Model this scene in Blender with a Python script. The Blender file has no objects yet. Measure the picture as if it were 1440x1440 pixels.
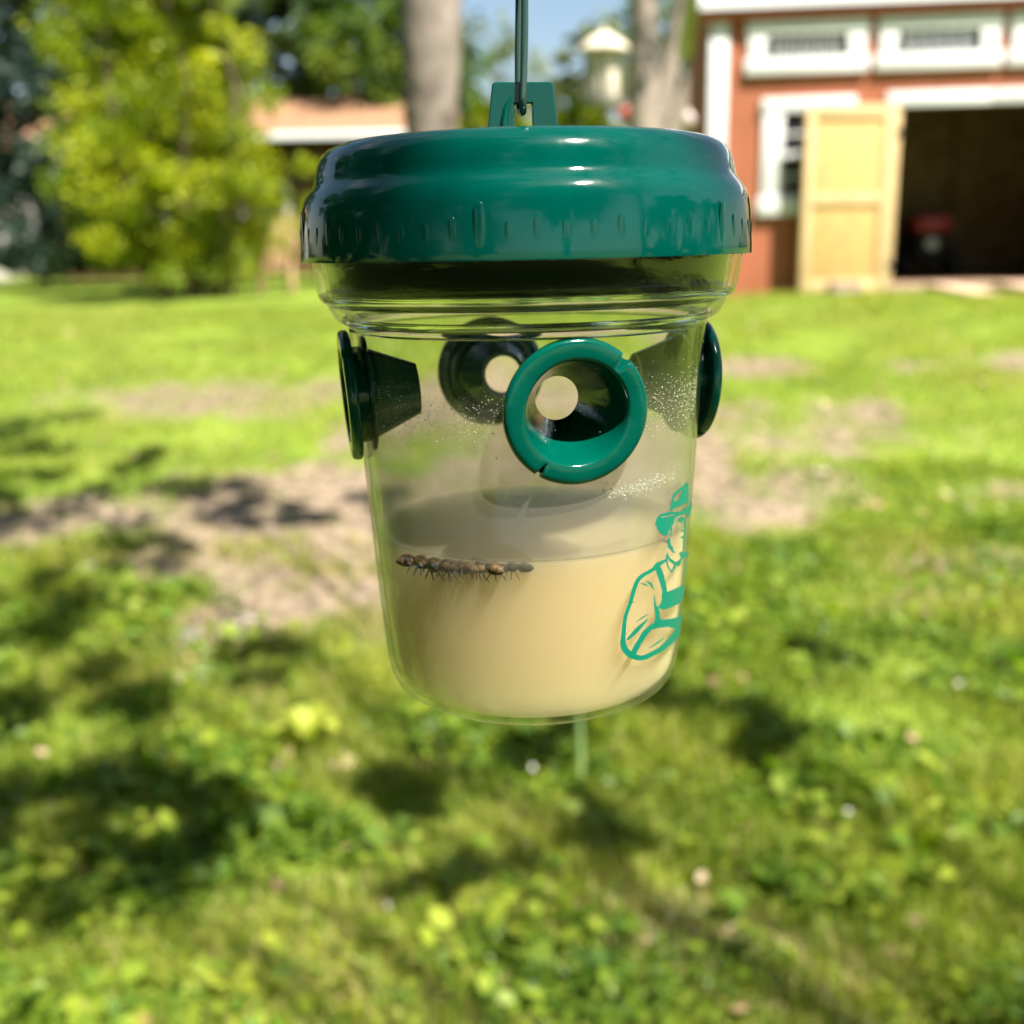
import bpy, bmesh, math, random
import numpy as np
from mathutils import Vector, Matrix
from mathutils.geometry import tessellate_polygon
rng = np.random.default_rng(11)
random.seed(5)
sc = bpy.context.scene
COL = sc.collection
rad = math.radians

# ------------------------------------------------------------------ camera
CAM_Z = 1.45
P, RHO = rad(14.4), rad(1.3)
X0 = Vector((1, 0, 0)); FW = Vector((0, math.cos(P), -math.sin(P))); U0 = Vector((0, math.sin(P), math.cos(P)))
RT = math.cos(RHO) * X0 - math.sin(RHO) * U0
UP = math.sin(RHO) * X0 + math.cos(RHO) * U0
cd = bpy.data.cameras.new('camera'); cam = bpy.data.objects.new('camera', cd); COL.objects.link(cam)
m = Matrix((RT, UP, -FW)).transposed().to_4x4(); m.translation = Vector((0, 0, CAM_Z)); cam.matrix_world = m
cd.sensor_width = 36.0; cd.lens = 36.0 * 1450 / 1440; cd.clip_start = 0.01; cd.clip_end = 600
cd.dof.use_dof = True; cd.dof.focus_distance = 0.242; cd.dof.aperture_fstop = 9.5
sc.camera = cam

# ------------------------------------------------------------------ light
SUN_EL, SUN_AZ = rad(58), rad(40)          # azimuth: from straight behind the camera towards its right
SUN = Vector((math.sin(SUN_AZ) * math.cos(SUN_EL), -math.cos(SUN_AZ) * math.cos(SUN_EL), math.sin(SUN_EL)))
ld = bpy.data.lights.new('sun', 'SUN'); ld.energy = 5.0; ld.angle = rad(0.53); ld.color = (1.0, 0.93, 0.82)
lo = bpy.data.objects.new('sun', ld); COL.objects.link(lo)
lo.rotation_euler = SUN.to_track_quat('Z', 'Y').to_euler(); lo.location = (8, -5, 12)

w = bpy.data.worlds.new('World'); sc.world = w; w.use_nodes = True
nt = w.node_tree; nt.nodes.clear(); N = nt.nodes.new; LK = nt.links.new
sky = N('ShaderNodeTexSky'); sky.sky_type = 'NISHITA'; sky.sun_disc = False
sky.sun_elevation = SUN_EL; sky.sun_rotation = math.atan2(SUN.x, SUN.y); sky.dust_density = 1.2; sky.air_density = 1.2
tc = N('ShaderNodeTexCoord'); mp = N('ShaderNodeMapping'); mp.inputs['Scale'].default_value = (1, 1, 2.2); mp.inputs['Location'].default_value = (0.35, 0.1, 0.2)
nz = N('ShaderNodeTexNoise'); nz.inputs['Scale'].default_value = 2.6; nz.inputs['Detail'].default_value = 7; nz.inputs['Roughness'].default_value = 0.6
rp = N('ShaderNodeValToRGB'); rp.color_ramp.elements[0].position = 0.53; rp.color_ramp.elements[1].position = 0.72
mx = N('ShaderNodeMix'); mx.data_type = 'RGBA'; mx.inputs[7].default_value = (5.5, 5.7, 6.0, 1)
bg = N('ShaderNodeBackground'); bg.inputs[1].default_value = 0.052; wo = N('ShaderNodeOutputWorld')
LK(tc.outputs['Generated'], mp.inputs[0]); LK(mp.outputs[0], nz.inputs['Vector']); LK(nz.outputs['Fac'], rp.inputs[0])
LK(rp.outputs[0], mx.inputs[0]); LK(sky.outputs[0], mx.inputs[6]); LK(mx.outputs[2], bg.inputs[0]); LK(bg.outputs[0], wo.inputs[0])

sc.view_settings.view_transform = 'Standard'; sc.view_settings.look = 'None'; sc.view_settings.gamma = 1
sc.view_settings.use_curve_mapping = False; sc.view_settings.exposure = 1.62
sc.render.engine = 'CYCLES'
cy = sc.cycles
cy.use_denoising = True; cy.max_bounces = 14; cy.transparent_max_bounces = 40; cy.transmission_bounces = 14
cy.volume_bounces = 10; cy.diffuse_bounces = 4; cy.glossy_bounces = 6; cy.sample_clamp_indirect = 6.0
cy.caustics_reflective = False; cy.caustics_refractive = True

# ------------------------------------------------------------------ materials
def principled(name, color, rough=0.6, spec=0.5, var=None, scale=20, bump=0.0, bscale=60, sss=None, detail=6, lo=0.35, hi=0.65, coat=0):
    mt = bpy.data.materials.new(name); mt.use_nodes = True
    t = mt.node_tree; b = t.nodes['Principled BSDF']
    b.inputs['Base Color'].default_value = (*color, 1); b.inputs['Roughness'].default_value = rough
    b.inputs['Specular IOR Level'].default_value = spec; b.inputs['Coat Weight'].default_value = coat
    tc = t.nodes.new('ShaderNodeTexCoord')
    if var is not None:
        n = t.nodes.new('ShaderNodeTexNoise'); n.inputs['Scale'].default_value = scale; n.inputs['Detail'].default_value = detail
        r = t.nodes.new('ShaderNodeValToRGB'); r.color_ramp.elements[0].color = (*color, 1); r.color_ramp.elements[1].color = (*var, 1)
        r.color_ramp.elements[0].position = lo; r.color_ramp.elements[1].position = hi
        t.links.new(tc.outputs['Object'], n.inputs['Vector']); t.links.new(n.outputs['Fac'], r.inputs[0]); t.links.new(r.outputs[0], b.inputs['Base Color'])
    if bump:
        n2 = t.nodes.new('ShaderNodeTexNoise'); n2.inputs['Scale'].default_value = bscale; n2.inputs['Detail'].default_value = 5
        bm_ = t.nodes.new('ShaderNodeBump'); bm_.inputs['Strength'].default_value = bump; bm_.inputs['Distance'].default_value = 0.02
        t.links.new(tc.outputs['Object'], n2.inputs['Vector']); t.links.new(n2.outputs['Fac'], bm_.inputs['Height']); t.links.new(bm_.outputs[0], b.inputs['Normal'])
    return mt

def leafy(name, stops, trans=0.4, rough=0.5, tboost=1.0):
    """leaf/grass: colour from the per-leaf attribute v, diffuse + translucent + slight gloss"""
    mt = bpy.data.materials.new(name); mt.use_nodes = True; t = mt.node_tree; t.nodes.clear()
    a = t.nodes.new('ShaderNodeAttribute'); a.attribute_name = 'v'
    r = t.nodes.new('ShaderNodeValToRGB')
    while len(r.color_ramp.elements) < len(stops): r.color_ramp.elements.new(0.5)
    for e, (p, c) in zip(r.color_ramp.elements, stops): e.position = p; e.color = (*c, 1)
    d = t.nodes.new('ShaderNodeBsdfPrincipled'); d.inputs['Roughness'].default_value = rough; d.inputs['Specular IOR Level'].default_value = 0.3
    tr = t.nodes.new('ShaderNodeBsdfTranslucent'); mxs = t.nodes.new('ShaderNodeMixShader'); mxs.inputs[0].default_value = trans
    o = t.nodes.new('ShaderNodeOutputMaterial')
    hs = t.nodes.new('ShaderNodeHueSaturation'); hs.inputs['Value'].default_value = tboost; hs.inputs['Saturation'].default_value = 1.1
    t.links.new(a.outputs['Fac'], r.inputs[0]); t.links.new(r.outputs[0], d.inputs['Base Color']); t.links.new(r.outputs[0], hs.inputs['Color']); t.links.new(hs.outputs[0], tr.inputs['Color'])
    t.links.new(d.outputs[0], mxs.inputs[1]); t.links.new(tr.outputs[0], mxs.inputs[2]); t.links.new(mxs.outputs[0], o.inputs[0])
    return mt

def clear(name, ior=1.49, tint=(0.97, 0.98, 0.965), rough=0.015, haze=0.0, film=0.0):
    """clear thin plastic: see-through sheet with Fresnel reflection and a trace of surface haze"""
    mt = bpy.data.materials.new(name); mt.use_nodes = True; t = mt.node_tree; t.nodes.clear()
    tr = t.nodes.new('ShaderNodeBsdfTransparent'); tr.inputs[0].default_value = (*tint, 1)
    gl = t.nodes.new('ShaderNodeBsdfGlossy'); gl.inputs['Roughness'].default_value = rough
    fr = t.nodes.new('ShaderNodeFresnel'); fr.inputs[0].default_value = ior
    mxs = t.nodes.new('ShaderNodeMixShader'); o = t.nodes.new('ShaderNodeOutputMaterial')
    # a thin sheet seen from its inner side reflects like from its outer side
    ge = t.nodes.new('ShaderNodeNewGeometry')
    vi = t.nodes.new('ShaderNodeMix'); vi.data_type = 'FLOAT'; vi.inputs[2].default_value = ior; vi.inputs[3].default_value = 1.0 / ior
    t.links.new(ge.outputs['Backfacing'], vi.inputs[0]); t.links.new(vi.outputs[0], fr.inputs[0])
    base = tr
    if haze:
        df = t.nodes.new('ShaderNodeBsdfDiffuse'); df.inputs[0].default_value = (0.56, 0.52, 0.41, 1)
        tl = t.nodes.new('ShaderNodeBsdfTranslucent'); tl.inputs[0].default_value = (0.56, 0.52, 0.41, 1)
        ad = t.nodes.new('ShaderNodeMixShader'); ad.inputs[0].default_value = 0.5
        t.links.new(df.outputs[0], ad.inputs[1]); t.links.new(tl.outputs[0], ad.inputs[2])
        n = t.nodes.new('ShaderNodeTexNoise'); n.inputs['Scale'].default_value = 45; n.inputs['Detail'].default_value = 6
        tcn = t.nodes.new('ShaderNodeTexCoord'); t.links.new(tcn.outputs['Object'], n.inputs['Vector'])
        mr = t.nodes.new('ShaderNodeMapRange'); mr.inputs[1].default_value = 0.35; mr.inputs[2].default_value = 0.7; mr.inputs[3].default_value = haze * 0.4; mr.inputs[4].default_value = haze * 1.6
        t.links.new(n.outputs['Fac'], mr.inputs[0])
        sx_ = t.nodes.new('ShaderNodeSeparateXYZ'); t.links.new(tcn.outputs['Object'], sx_.inputs[0])
        m1 = t.nodes.new('ShaderNodeMapRange'); m1.interpolation_type = 'SMOOTHSTEP'; m1.inputs[1].default_value = 0.094; m1.inputs[2].default_value = 0.066; m1.inputs[3].default_value = 0; m1.inputs[4].default_value = film
        m2 = t.nodes.new('ShaderNodeMapRange'); m2.inputs[1].default_value = 0.044; m2.inputs[2].default_value = 0.048; m2.inputs[3].default_value = 0.45; m2.inputs[4].default_value = 1
        t.links.new(sx_.outputs[2], m1.inputs[0]); t.links.new(sx_.outputs[2], m2.inputs[0])
        mu = t.nodes.new('ShaderNodeMath'); mu.operation = 'MULTIPLY_ADD'; t.links.new(m1.outputs[0], mu.inputs[0]); t.links.new(m2.outputs[0], mu.inputs[1]); t.links.new(mr.outputs[0], mu.inputs[2]); mr = mu
        hm = t.nodes.new('ShaderNodeMixShader'); t.links.new(mr.outputs[0], hm.inputs[0]); t.links.new(tr.outputs[0], hm.inputs[1]); t.links.new(ad.outputs[0], hm.inputs[2]); base = hm
    t.links.new(fr.outputs[0], mxs.inputs[0]); t.links.new(base.outputs[0], mxs.inputs[1]); t.links.new(gl.outputs[0], mxs.inputs[2]); t.links.new(mxs.outputs[0], o.inputs[0])
    return mt

M = {}
M['lid'] = principled('green_plastic', (0.0, 0.049, 0.038), 0.075, 0.4, (0.0, 0.057, 0.045), 90, 0.006, 260)
M['funnel'] = principled('funnel_plastic', (0.0, 0.060, 0.041), 0.13, 0.4, (0.0, 0.071, 0.050), 120, 0.02, 300)
for k_, lo_, hi_ in (('lid', 0.055, 0.17), ('funnel', 0.09, 0.24)):      # handling scuffs: uneven gloss
    t_ = M[k_].node_tree; n_ = t_.nodes.new('ShaderNodeTexNoise'); n_.inputs['Scale'].default_value = 70; n_.inputs['Detail'].default_value = 8; n_.inputs['Roughness'].default_value = 0.7
    c_ = t_.nodes.new('ShaderNodeTexCoord'); m_ = t_.nodes.new('ShaderNodeMapRange'); m_.inputs[1].default_value = 0.42; m_.inputs[2].default_value = 0.75; m_.inputs[3].default_value = lo_; m_.inputs[4].default_value = hi_
    t_.links.new(c_.outputs['Object'], n_.inputs['Vector']); t_.links.new(n_.outputs['Fac'], m_.inputs[0]); t_.links.new(m_.outputs[0], t_.nodes['Principled BSDF'].inputs['Roughness'])
M['skirt'] = principled('dark_gasket_plastic', (0.002, 0.006, 0.005), 0.3, 0.25)
M['wire'] = principled('coated_wire', (0.07, 0.14, 0.13), 0.2, 0.6); M['wire'].node_tree.nodes['Principled BSDF'].inputs['Metallic'].default_value = 0.6
M['jar'] = clear('clear_plastic', haze=0.012, film=0.18)
M['print'] = principled('green_print', (0.0, 0.17, 0.11), 0.45, 0.4)
M['drop'] = principled('droplets', (0.55, 0.55, 0.5), 0.25, 0.6)
M['white'] = principled('white_paint', (0.70, 0.71, 0.72), 0.5, 0.4, (0.64, 0.65, 0.66), 6)
M['red'] = principled('barn_stain', (0.37, 0.12, 0.066), 0.6, 0.3, (0.31, 0.105, 0.048), 3.5, 0.1, 40)
M['redtrim'] = principled('barn_trim', (0.42, 0.12, 0.06), 0.6, 0.3, (0.34, 0.10, 0.05), 5)
M['ply'] = principled('plywood', (0.57, 0.38, 0.15), 0.7, 0.2, (0.48, 0.32, 0.125), 9)
M['pine'] = principled('pine_board', (0.60, 0.45, 0.24), 0.7, 0.2, (0.52, 0.38, 0.20), 7)
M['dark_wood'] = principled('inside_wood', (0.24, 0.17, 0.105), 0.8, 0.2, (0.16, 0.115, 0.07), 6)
M['glass'] = principled('window_glass', (0.02, 0.025, 0.03), 0.05, 0.6)
M['curtain'] = principled('shade_cloth', (0.35, 0.33, 0.34), 0.8)
M['roof'] = principled('white_metal_roof', (0.72, 0.74, 0.77), 0.35, 0.5)
M['shingle'] = principled('brown_shingle', (0.30, 0.17, 0.10), 0.85, 0.2, (0.22, 0.12, 0.07), 8)
M['brown_wall'] = principled('brown_brick', (0.14, 0.085, 0.045), 0.85, 0.2, (0.10, 0.06, 0.035), 12)
M['bark'] = principled('bark', (0.29, 0.245, 0.21), 0.9, 0.2, (0.10, 0.08, 0.068), 2.6, 0.8, 9)
M['bark2'] = principled('smooth_bark', (0.31, 0.26, 0.21), 0.9, 0.2, (0.24, 0.20, 0.16), 5, 0.4, 14)
M['stem'] = principled('brown_stem', (0.12, 0.09, 0.06), 0.9, 0.2)
M['cream'] = principled('cream_paint', (0.68, 0.62, 0.50), 0.6, 0.3, (0.58, 0.52, 0.42), 9)
M['grey_wood'] = principled('grey_wood', (0.17, 0.17, 0.14), 0.8, 0.2)
M['ramp'] = principled('weathered_board', (0.50, 0.38, 0.27), 0.8, 0.2, (0.40, 0.30, 0.21), 10)
M['block'] = principled('concrete_block', (0.36, 0.27, 0.21), 0.9, 0.2, (0.28, 0.21, 0.17), 15)
M['stone'] = principled('field_stone', (0.50, 0.43, 0.35), 0.85, 0.2, (0.34, 0.29, 0.24), 18, 0.4, 40)
M['stone2'] = principled('grey_stone', (0.24, 0.22, 0.20), 0.85, 0.2, (0.15, 0.14, 0.13), 18, 0.4, 40)
M['tan_wood'] = principled('tan_wood', (0.55, 0.36, 0.20), 0.7, 0.2, (0.45, 0.30, 0.17), 8)
M['red_paint'] = principled('red_machine_paint', (0.38, 0.02, 0.02), 0.35, 0.5)
M['black'] = principled('black_rubber', (0.015, 0.015, 0.015), 0.7, 0.3)
M['pale_lens'] = principled('pale_lens', (0.6, 0.6, 0.58), 0.2, 0.5)
M['ornament'] = principled('red_ornament', (0.35, 0.06, 0.04), 0.4, 0.5)
M['ornament2'] = principled('pale_ornament', (0.5, 0.4, 0.38), 0.4, 0.5)
M['pale_house'] = principled('pale_siding', (0.55, 0.52, 0.50), 0.7, 0.2)
M['fly'] = principled('insect_dark', (0.012, 0.016, 0.018), 0.6, 0.2, (0.03, 0.035, 0.03), 900)
M['bug'] = principled('insect_brown', (0.02, 0.012, 0.007), 0.6, 0.2, (0.12, 0.075, 0.033), 700)
M['bugtan'] = principled('insect_tan', (0.19, 0.13, 0.06), 0.6, 0.2, (0.06, 0.035, 0.015), 600)
M['eye'] = principled('insect_red_eye', (0.45, 0.06, 0.02), 0.35, 0.5)
M['wing'] = clear('insect_wing', tint=(0.72, 0.66, 0.50), rough=0.5)
M['stake'] = principled('pale_green_stake', (0.22, 0.34, 0.12), 0.6, 0.3)
M['leaf_bush'] = leafy('leaf_yellow_green', [(0.0, (0.045, 0.085, 0.008)), (0.45, (0.19, 0.26, 0.012)), (1.0, (0.42, 0.45, 0.022))], 0.45, tboost=1.3)
M['leaf_dark'] = leafy('leaf_dark_green', [(0.0, (0.012, 0.03, 0.009)), (0.6, (0.035, 0.07, 0.015)), (1.0, (0.07, 0.11, 0.02))], 0.3)
M['leaf_blue'] = leafy('leaf_blue_green', [(0.0, (0.012, 0.035, 0.025)), (0.6, (0.03, 0.06, 0.04)), (1.0, (0.06, 0.09, 0.06))], 0.25)
M['leaf_mid'] = leafy('leaf_mid_green', [(0.0, (0.035, 0.075, 0.012)), (0.5, (0.09, 0.16, 0.02)), (1.0, (0.18, 0.24, 0.035))], 0.4, tboost=1.2)
M['leaf_pale'] = leafy('leaf_pale_green', [(0.0, (0.08, 0.11, 0.03)), (0.5, (0.16, 0.19, 0.06)), (1.0, (0.24, 0.26, 0.10))], 0.4, tboost=1.2)
M['grass'] = leafy('grass_blade', [(0.0, (0.045, 0.09, 0.008)), (0.35, (0.125, 0.185, 0.018)), (0.7, (0.25, 0.325, 0.034)), (0.86, (0.38, 0.39, 0.08)), (1.0, (0.52, 0.42, 0.22))], 0.48, tboost=1.45)
M['clover'] = leafy('clover_leaf', [(0.0, (0.03, 0.09, 0.010)), (0.5, (0.125, 0.215, 0.02)), (0.8, (0.28, 0.36, 0.035)), (1.0, (0.42, 0.47, 0.06))], 0.45, tboost=1.4)
M['dead'] = leafy('dead_leaf', [(0.0, (0.22, 0.12, 0.06)), (0.5, (0.40, 0.27, 0.15)), (1.0, (0.60, 0.48, 0.32))], 0.25)
M['petal'] = leafy('white_petal', [(0.0, (0.65, 0.63, 0.55)), (1.0, (0.8, 0.8, 0.78))], 0.3)

def liquid_mat():
    mt = bpy.data.materials.new('murky_bait_liquid'); mt.use_nodes = True; t = mt.node_tree; t.nodes.clear()
    tr = t.nodes.new('ShaderNodeBsdfTransparent'); gl = t.nodes.new('ShaderNodeBsdfGlossy'); gl.inputs['Roughness'].default_value = 0.02
    fr = t.nodes.new('ShaderNodeFresnel'); fr.inputs[0].default_value = 1.33
    ge = t.nodes.new('ShaderNodeNewGeometry')
    mxs = t.nodes.new('ShaderNodeMixShader'); o = t.nodes.new('ShaderNodeOutputMaterial')
    vi = t.nodes.new('ShaderNodeMix'); vi.data_type = 'FLOAT'; vi.inputs[2].default_value = 1.33; vi.inputs[3].default_value = 1 / 1.33
    t.links.new(ge.outputs['Backfacing'], vi.inputs[0]); t.links.new(vi.outputs[0], fr.inputs[0])
    sn = t.nodes.new('ShaderNodeSeparateXYZ'); t.links.new(ge.outputs['True Normal'], sn.inputs[0])
    ab = t.nodes.new('ShaderNodeMath'); ab.operation = 'ABSOLUTE'; t.links.new(sn.outputs[2], ab.inputs[0])
    gt = t.nodes.new('ShaderNodeMath'); gt.operation = 'GREATER_THAN'; gt.inputs[1].default_value = 0.3; t.links.new(ab.outputs[0], gt.inputs[0])
    ml = t.nodes.new('ShaderNodeMath'); ml.operation = 'MULTIPLY'; t.links.new(gt.outputs[0], ml.inputs[0]); t.links.new(fr.outputs[0], ml.inputs[1])
    t.links.new(ml.outputs[0], mxs.inputs[0]); t.links.new(tr.outputs[0], mxs.inputs[1]); t.links.new(gl.outputs[0], mxs.inputs[2]); t.links.new(mxs.outputs[0], o.inputs[0])
    v = t.nodes.new('ShaderNodeVolumePrincipled'); v.inputs['Color'].default_value = (0.932, 0.843, 0.60, 1); v.inputs['Density'].default_value = 115.0; v.inputs['Anisotropy'].default_value = 0.0
    t.links.new(v.outputs[0], o.inputs['Volume'])
    return mt
M['liquid'] = liquid_mat()

def glass_mat():
    mt = bpy.data.materials.new('thick_clear_plastic'); mt.use_nodes = True; t = mt.node_tree; b = t.nodes['Principled BSDF']
    b.inputs['Base Color'].default_value = (0.97, 0.98, 0.96, 1); b.inputs['Transmission Weight'].default_value = 1; b.inputs['IOR'].default_value = 1.49; b.inputs['Roughness'].default_value = 0.01
    return mt
M['thick'] = glass_mat()

def ground_mat():
    mt = bpy.data.materials.new('lawn_soil'); mt.use_nodes = True; t = mt.node_tree; b = t.nodes['Principled BSDF']; n_ = t.nodes.new; l_ = t.links.new
    b.inputs['Roughness'].default_value = 0.95; b.inputs['Specular IOR Level'].default_value = 0.1
    tc = n_('ShaderNodeTexCoord'); at_ = n_('ShaderNodeAttribute'); at_.attribute_name = 'dirt'
    n1 = n_('ShaderNodeTexNoise'); n1.inputs['Scale'].default_value = 2.6; n1.inputs['Detail'].default_value = 8; n1.inputs['Roughness'].default_value = 0.65
    n2 = n_('ShaderNodeTexNoise'); n2.inputs['Scale'].default_value = 17; n2.inputs['Detail'].default_value = 6
    l_(tc.outputs['Object'], n1.inputs['Vector']); l_(tc.outputs['Object'], n2.inputs['Vector'])
    g = n_('ShaderNodeValToRGB'); g.color_ramp.elements[0].color = (0.078, 0.125, 0.015, 1); g.color_ramp.elements[1].color = (0.18, 0.245, 0.03, 1); g.color_ramp.elements[0].position = 0.33; g.color_ramp.elements[1].position = 0.62
    s = n_('ShaderNodeValToRGB'); s.color_ramp.elements[0].color = (0.105, 0.08, 0.058, 1); s.color_ramp.elements[1].color = (0.26, 0.205, 0.145, 1); s.color_ramp.elements[0].position = 0.36; s.color_ramp.elements[1].position = 0.62
    l_(n2.outputs['Fac'], s.inputs[0]); l_(n1.outputs['Fac'], g.inputs[0])
    ad = n_('ShaderNodeMath'); ad.operation = 'MULTIPLY_ADD'; ad.inputs[1].default_value = 1.0; l_(n1.outputs['Fac'], ad.inputs[0]); l_(at_.outputs['Fac'], ad.inputs[2])
    r = n_('ShaderNodeValToRGB'); r.color_ramp.elements[0].position = 0.62; r.color_ramp.elements[1].position = 0.9; l_(ad.outputs[0], r.inputs[0])
    mx = n_('ShaderNodeMix'); mx.data_type = 'RGBA'; l_(r.outputs[0], mx.inputs[0]); l_(g.outputs[0], mx.inputs[6]); l_(s.outputs[0], mx.inputs[7]); l_(mx.outputs[2], b.inputs['Base Color'])
    bp = n_('ShaderNodeBump'); bp.inputs['Strength'].default_value = 0.7; bp.inputs['Distance'].default_value = 0.04; l_(n2.outputs['Fac'], bp.inputs['Height']); l_(bp.outputs[0], b.inputs['Normal'])
    return mt
M['ground'] = ground_mat()

# ------------------------------------------------------------------ helpers
def link(o, parent=None):
    COL.objects.link(o)
    if parent is not None: o.parent = parent
    return o

def tag(o, label=None, cat=None, group=None, kind=None):
    if label: o['label'] = label
    if cat: o['category'] = cat
    if group: o['group'] = group
    if kind: o['kind'] = kind
    return o

def empty(name, loc=(0, 0, 0), rz=0.0, label=None, cat=None, group=None):
    o = bpy.data.objects.new(name, None); o.empty_display_size = 0.05; o.location = loc; o.rotation_euler = (0, 0, rz)
    COL.objects.link(o); return tag(o, label, cat, group)

def mesh_obj(name, verts, faces, mat, parent=None, smooth=True, angle=40):
    me = bpy.data.meshes.new(name); me.from_pydata([tuple(v) for v in verts], [], faces); me.update()
    if smooth:
        me.shade_smooth()
        me.set_sharp_from_angle(angle=rad(angle))
    if mat: me.materials.append(mat)
    return link(bpy.data.objects.new(name, me), parent)

class MB:
    def __init__(s): s.v = []; s.f = []
    def add(s, v, f):
        b = len(s.v); s.v += [tuple(p) for p in v]; s.f += [[i + b for i in q] for q in f]; return s
    def box(s, x0, x1, y0, y1, z0, z1, c=0.0):
        """box; with c > 0 its long edges are chamfered by c (in x/z)"""
        if c <= 0:
            v = [(x0, y0, z0), (x1, y0, z0), (x1, y1, z0), (x0, y1, z0), (x0, y0, z1), (x1, y0, z1), (x1, y1, z1), (x0, y1, z1)]
            return s.add(v, [(0, 3, 2, 1), (4, 5, 6, 7), (0, 1, 5, 4), (1, 2, 6, 5), (2, 3, 7, 6), (3, 0, 4, 7)])
        bm = bmesh.new(); bmesh.ops.create_cube(bm, size=1)
        for q in bm.verts: q.co = Vector(((x0 + x1) / 2 + q.co.x * (x1 - x0), (y0 + y1) / 2 + q.co.y * (y1 - y0), (z0 + z1) / 2 + q.co.z * (z1 - z0)))
        bmesh.ops.bevel(bm, geom=list(bm.edges), offset=c, segments=2, affect='EDGES', profile=0.5)
        bm.verts.index_update()
        s.add([q.co[:] for q in bm.verts], [[q.index for q in f.verts] for f in bm.faces]); bm.free(); return s
    def tube(s, pts, radii, n=10, cap=True):
        pts = [Vector(p) for p in pts]
        if isinstance(radii, (int, float)): radii = [radii] * len(pts)
        up = Vector((0.13, 0.31, 0.94)); rings = []; v = []; f = []
        prev = None
        for i, p in enumerate(pts):
            d = (pts[min(i + 1, len(pts) - 1)] - pts[max(i - 1, 0)]).normalized()
            a = d.cross(up) if prev is None else prev - d * prev.dot(d)
            if a.length < 1e-4: a = d.cross(Vector((1, 0, 0)))
            a.normalize(); b = d.cross(a); prev = a
            for k in range(n):
                t = 2 * math.pi * k / n; v.append(p + (a * math.cos(t) + b * math.sin(t)) * radii[i])
        for i in range(len(pts) - 1):
            for k in range(n): f.append((i * n + k, i * n + (k + 1) % n, (i + 1) * n + (k + 1) % n, (i + 1) * n + k))
        if cap: f.append(tuple(range(n))[::-1]); f.append(tuple((len(pts) - 1) * n + k for k in range(n)))
        return s.add(v, f)
    def build(s, name, mat, parent=None, smooth=True, angle=40): return mesh_obj(name, s.v, s.f, mat, parent, smooth, angle)

def lathe(prof, n=96, closed=False):
    """revolve (r, z) about z; r == 0 points become poles"""
    v = []; idx = []
    for r, z in prof:
        if r < 1e-9: idx.append([len(v)] * n); v.append((0, 0, z))
        else:
            idx.append(list(range(len(v), len(v) + n)))
            for k in range(n):
                t = 2 * math.pi * k / n; v.append((r * math.sin(t), -r * math.cos(t), z))
    f = []
    pairs = list(zip(idx[:-1], idx[1:])) + ([(idx[-1], idx[0])] if closed else [])
    for A, B in pairs:
        for k in range(n):
            q = [A[k], A[(k + 1) % n], B[(k + 1) % n], B[k]]; u = []
            for i in q:
                if i not in u: u.append(i)
            if len(u) > 2: f.append(u)
    return v, f

def part_box(name, parent, mat, x0, x1, y0, y1, z0, z1, c=0.004):
    return MB().box(x0, x1, y0, y1, z0, z1, c).build(name, mat, parent, True, 35)

def fix_normals(o):
    bm = bmesh.new(); bm.from_mesh(o.data); bmesh.ops.recalc_face_normals(bm, faces=bm.faces); bm.to_mesh(o.data); bm.free(); return o

def np_mesh(name, verts, nper, faces_per, mat, vals, parent=None, kind=None, smooth=False):
    """many copies of a little polygon patch in one mesh; verts (K, nper, 3), vals (K,)"""
    K = len(verts); me = bpy.data.meshes.new(name)
    co = np.asarray(verts, np.float32).reshape(-1)
    me.vertices.add(K * nper); me.vertices.foreach_set('co', co)
    loops = []; starts = []; tot = []; c = 0
    fl = np.concatenate([np.array(q) for q in faces_per]); per = len(fl)
    li = (np.arange(K)[:, None] * nper + fl[None, :]).reshape(-1)
    ls = np.cumsum([0] + [len(q) for q in faces_per[:-1]]); lt = np.array([len(q) for q in faces_per])
    me.loops.add(K * per); me.loops.foreach_set('vertex_index', li.astype(np.int32))
    me.polygons.add(K * len(faces_per))
    me.polygons.foreach_set('loop_start', (np.arange(K)[:, None] * per + ls[None, :]).reshape(-1).astype(np.int32))
    me.update(calc_edges=True)
    a = me.attributes.new('v', 'FLOAT', 'POINT'); a.data.foreach_set('value', np.repeat(np.asarray(vals, np.float32), nper))
    me.materials.append(mat); me.validate()
    o = link(bpy.data.objects.new(name, me), parent)
    if kind: o['kind'] = kind
    return o

def unit(v): return v / np.maximum(np.linalg.norm(v, axis=-1, keepdims=True), 1e-9)

def leaf_quads(cen, size, droop=0.0):
    """leaf-shaped rhombs (4 verts) at the centres, random orientation"""
    K = len(cen); d = unit(rng.normal(size=(K, 3)) * [1, 1, 0.6] - [0, 0, droop]); s = unit(np.cross(d, rng.normal(size=(K, 3))))
    nrm = np.cross(d, s); sz = size * rng.uniform(0.6, 1.4, (K, 1))
    return np.stack([cen - d * sz, cen + s * sz * 0.55 + nrm * sz * 0.12, cen + d * sz, cen - s * sz * 0.55 + nrm * sz * 0.12], 1)

def crown(name, parent, mat, clumps, per, size, spread, lo=0.0, hi=1.0, kind=None):
    """clumps: (x, y, z, r); leaves gather round each clump centre, every clump with its own tone"""
    cs = []; vs = []
    for x, y, z, r in clumps:
        p = rng.normal(size=(per, 3)); p = unit(p) * (rng.uniform(0, 1, (per, 1)) ** 0.45) * r * spread
        cs.append(np.array([x, y, z]) + p * [1, 1, 0.75]); t = rng.uniform(lo, hi)
        vs.append(np.clip(t + rng.normal(size=per) * 0.16, 0, 1))
    c = np.concatenate(cs); return np_mesh(name, leaf_quads(c, size), 4, [(0, 1, 2, 3)], mat, np.concatenate(vs), parent, kind)

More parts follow.
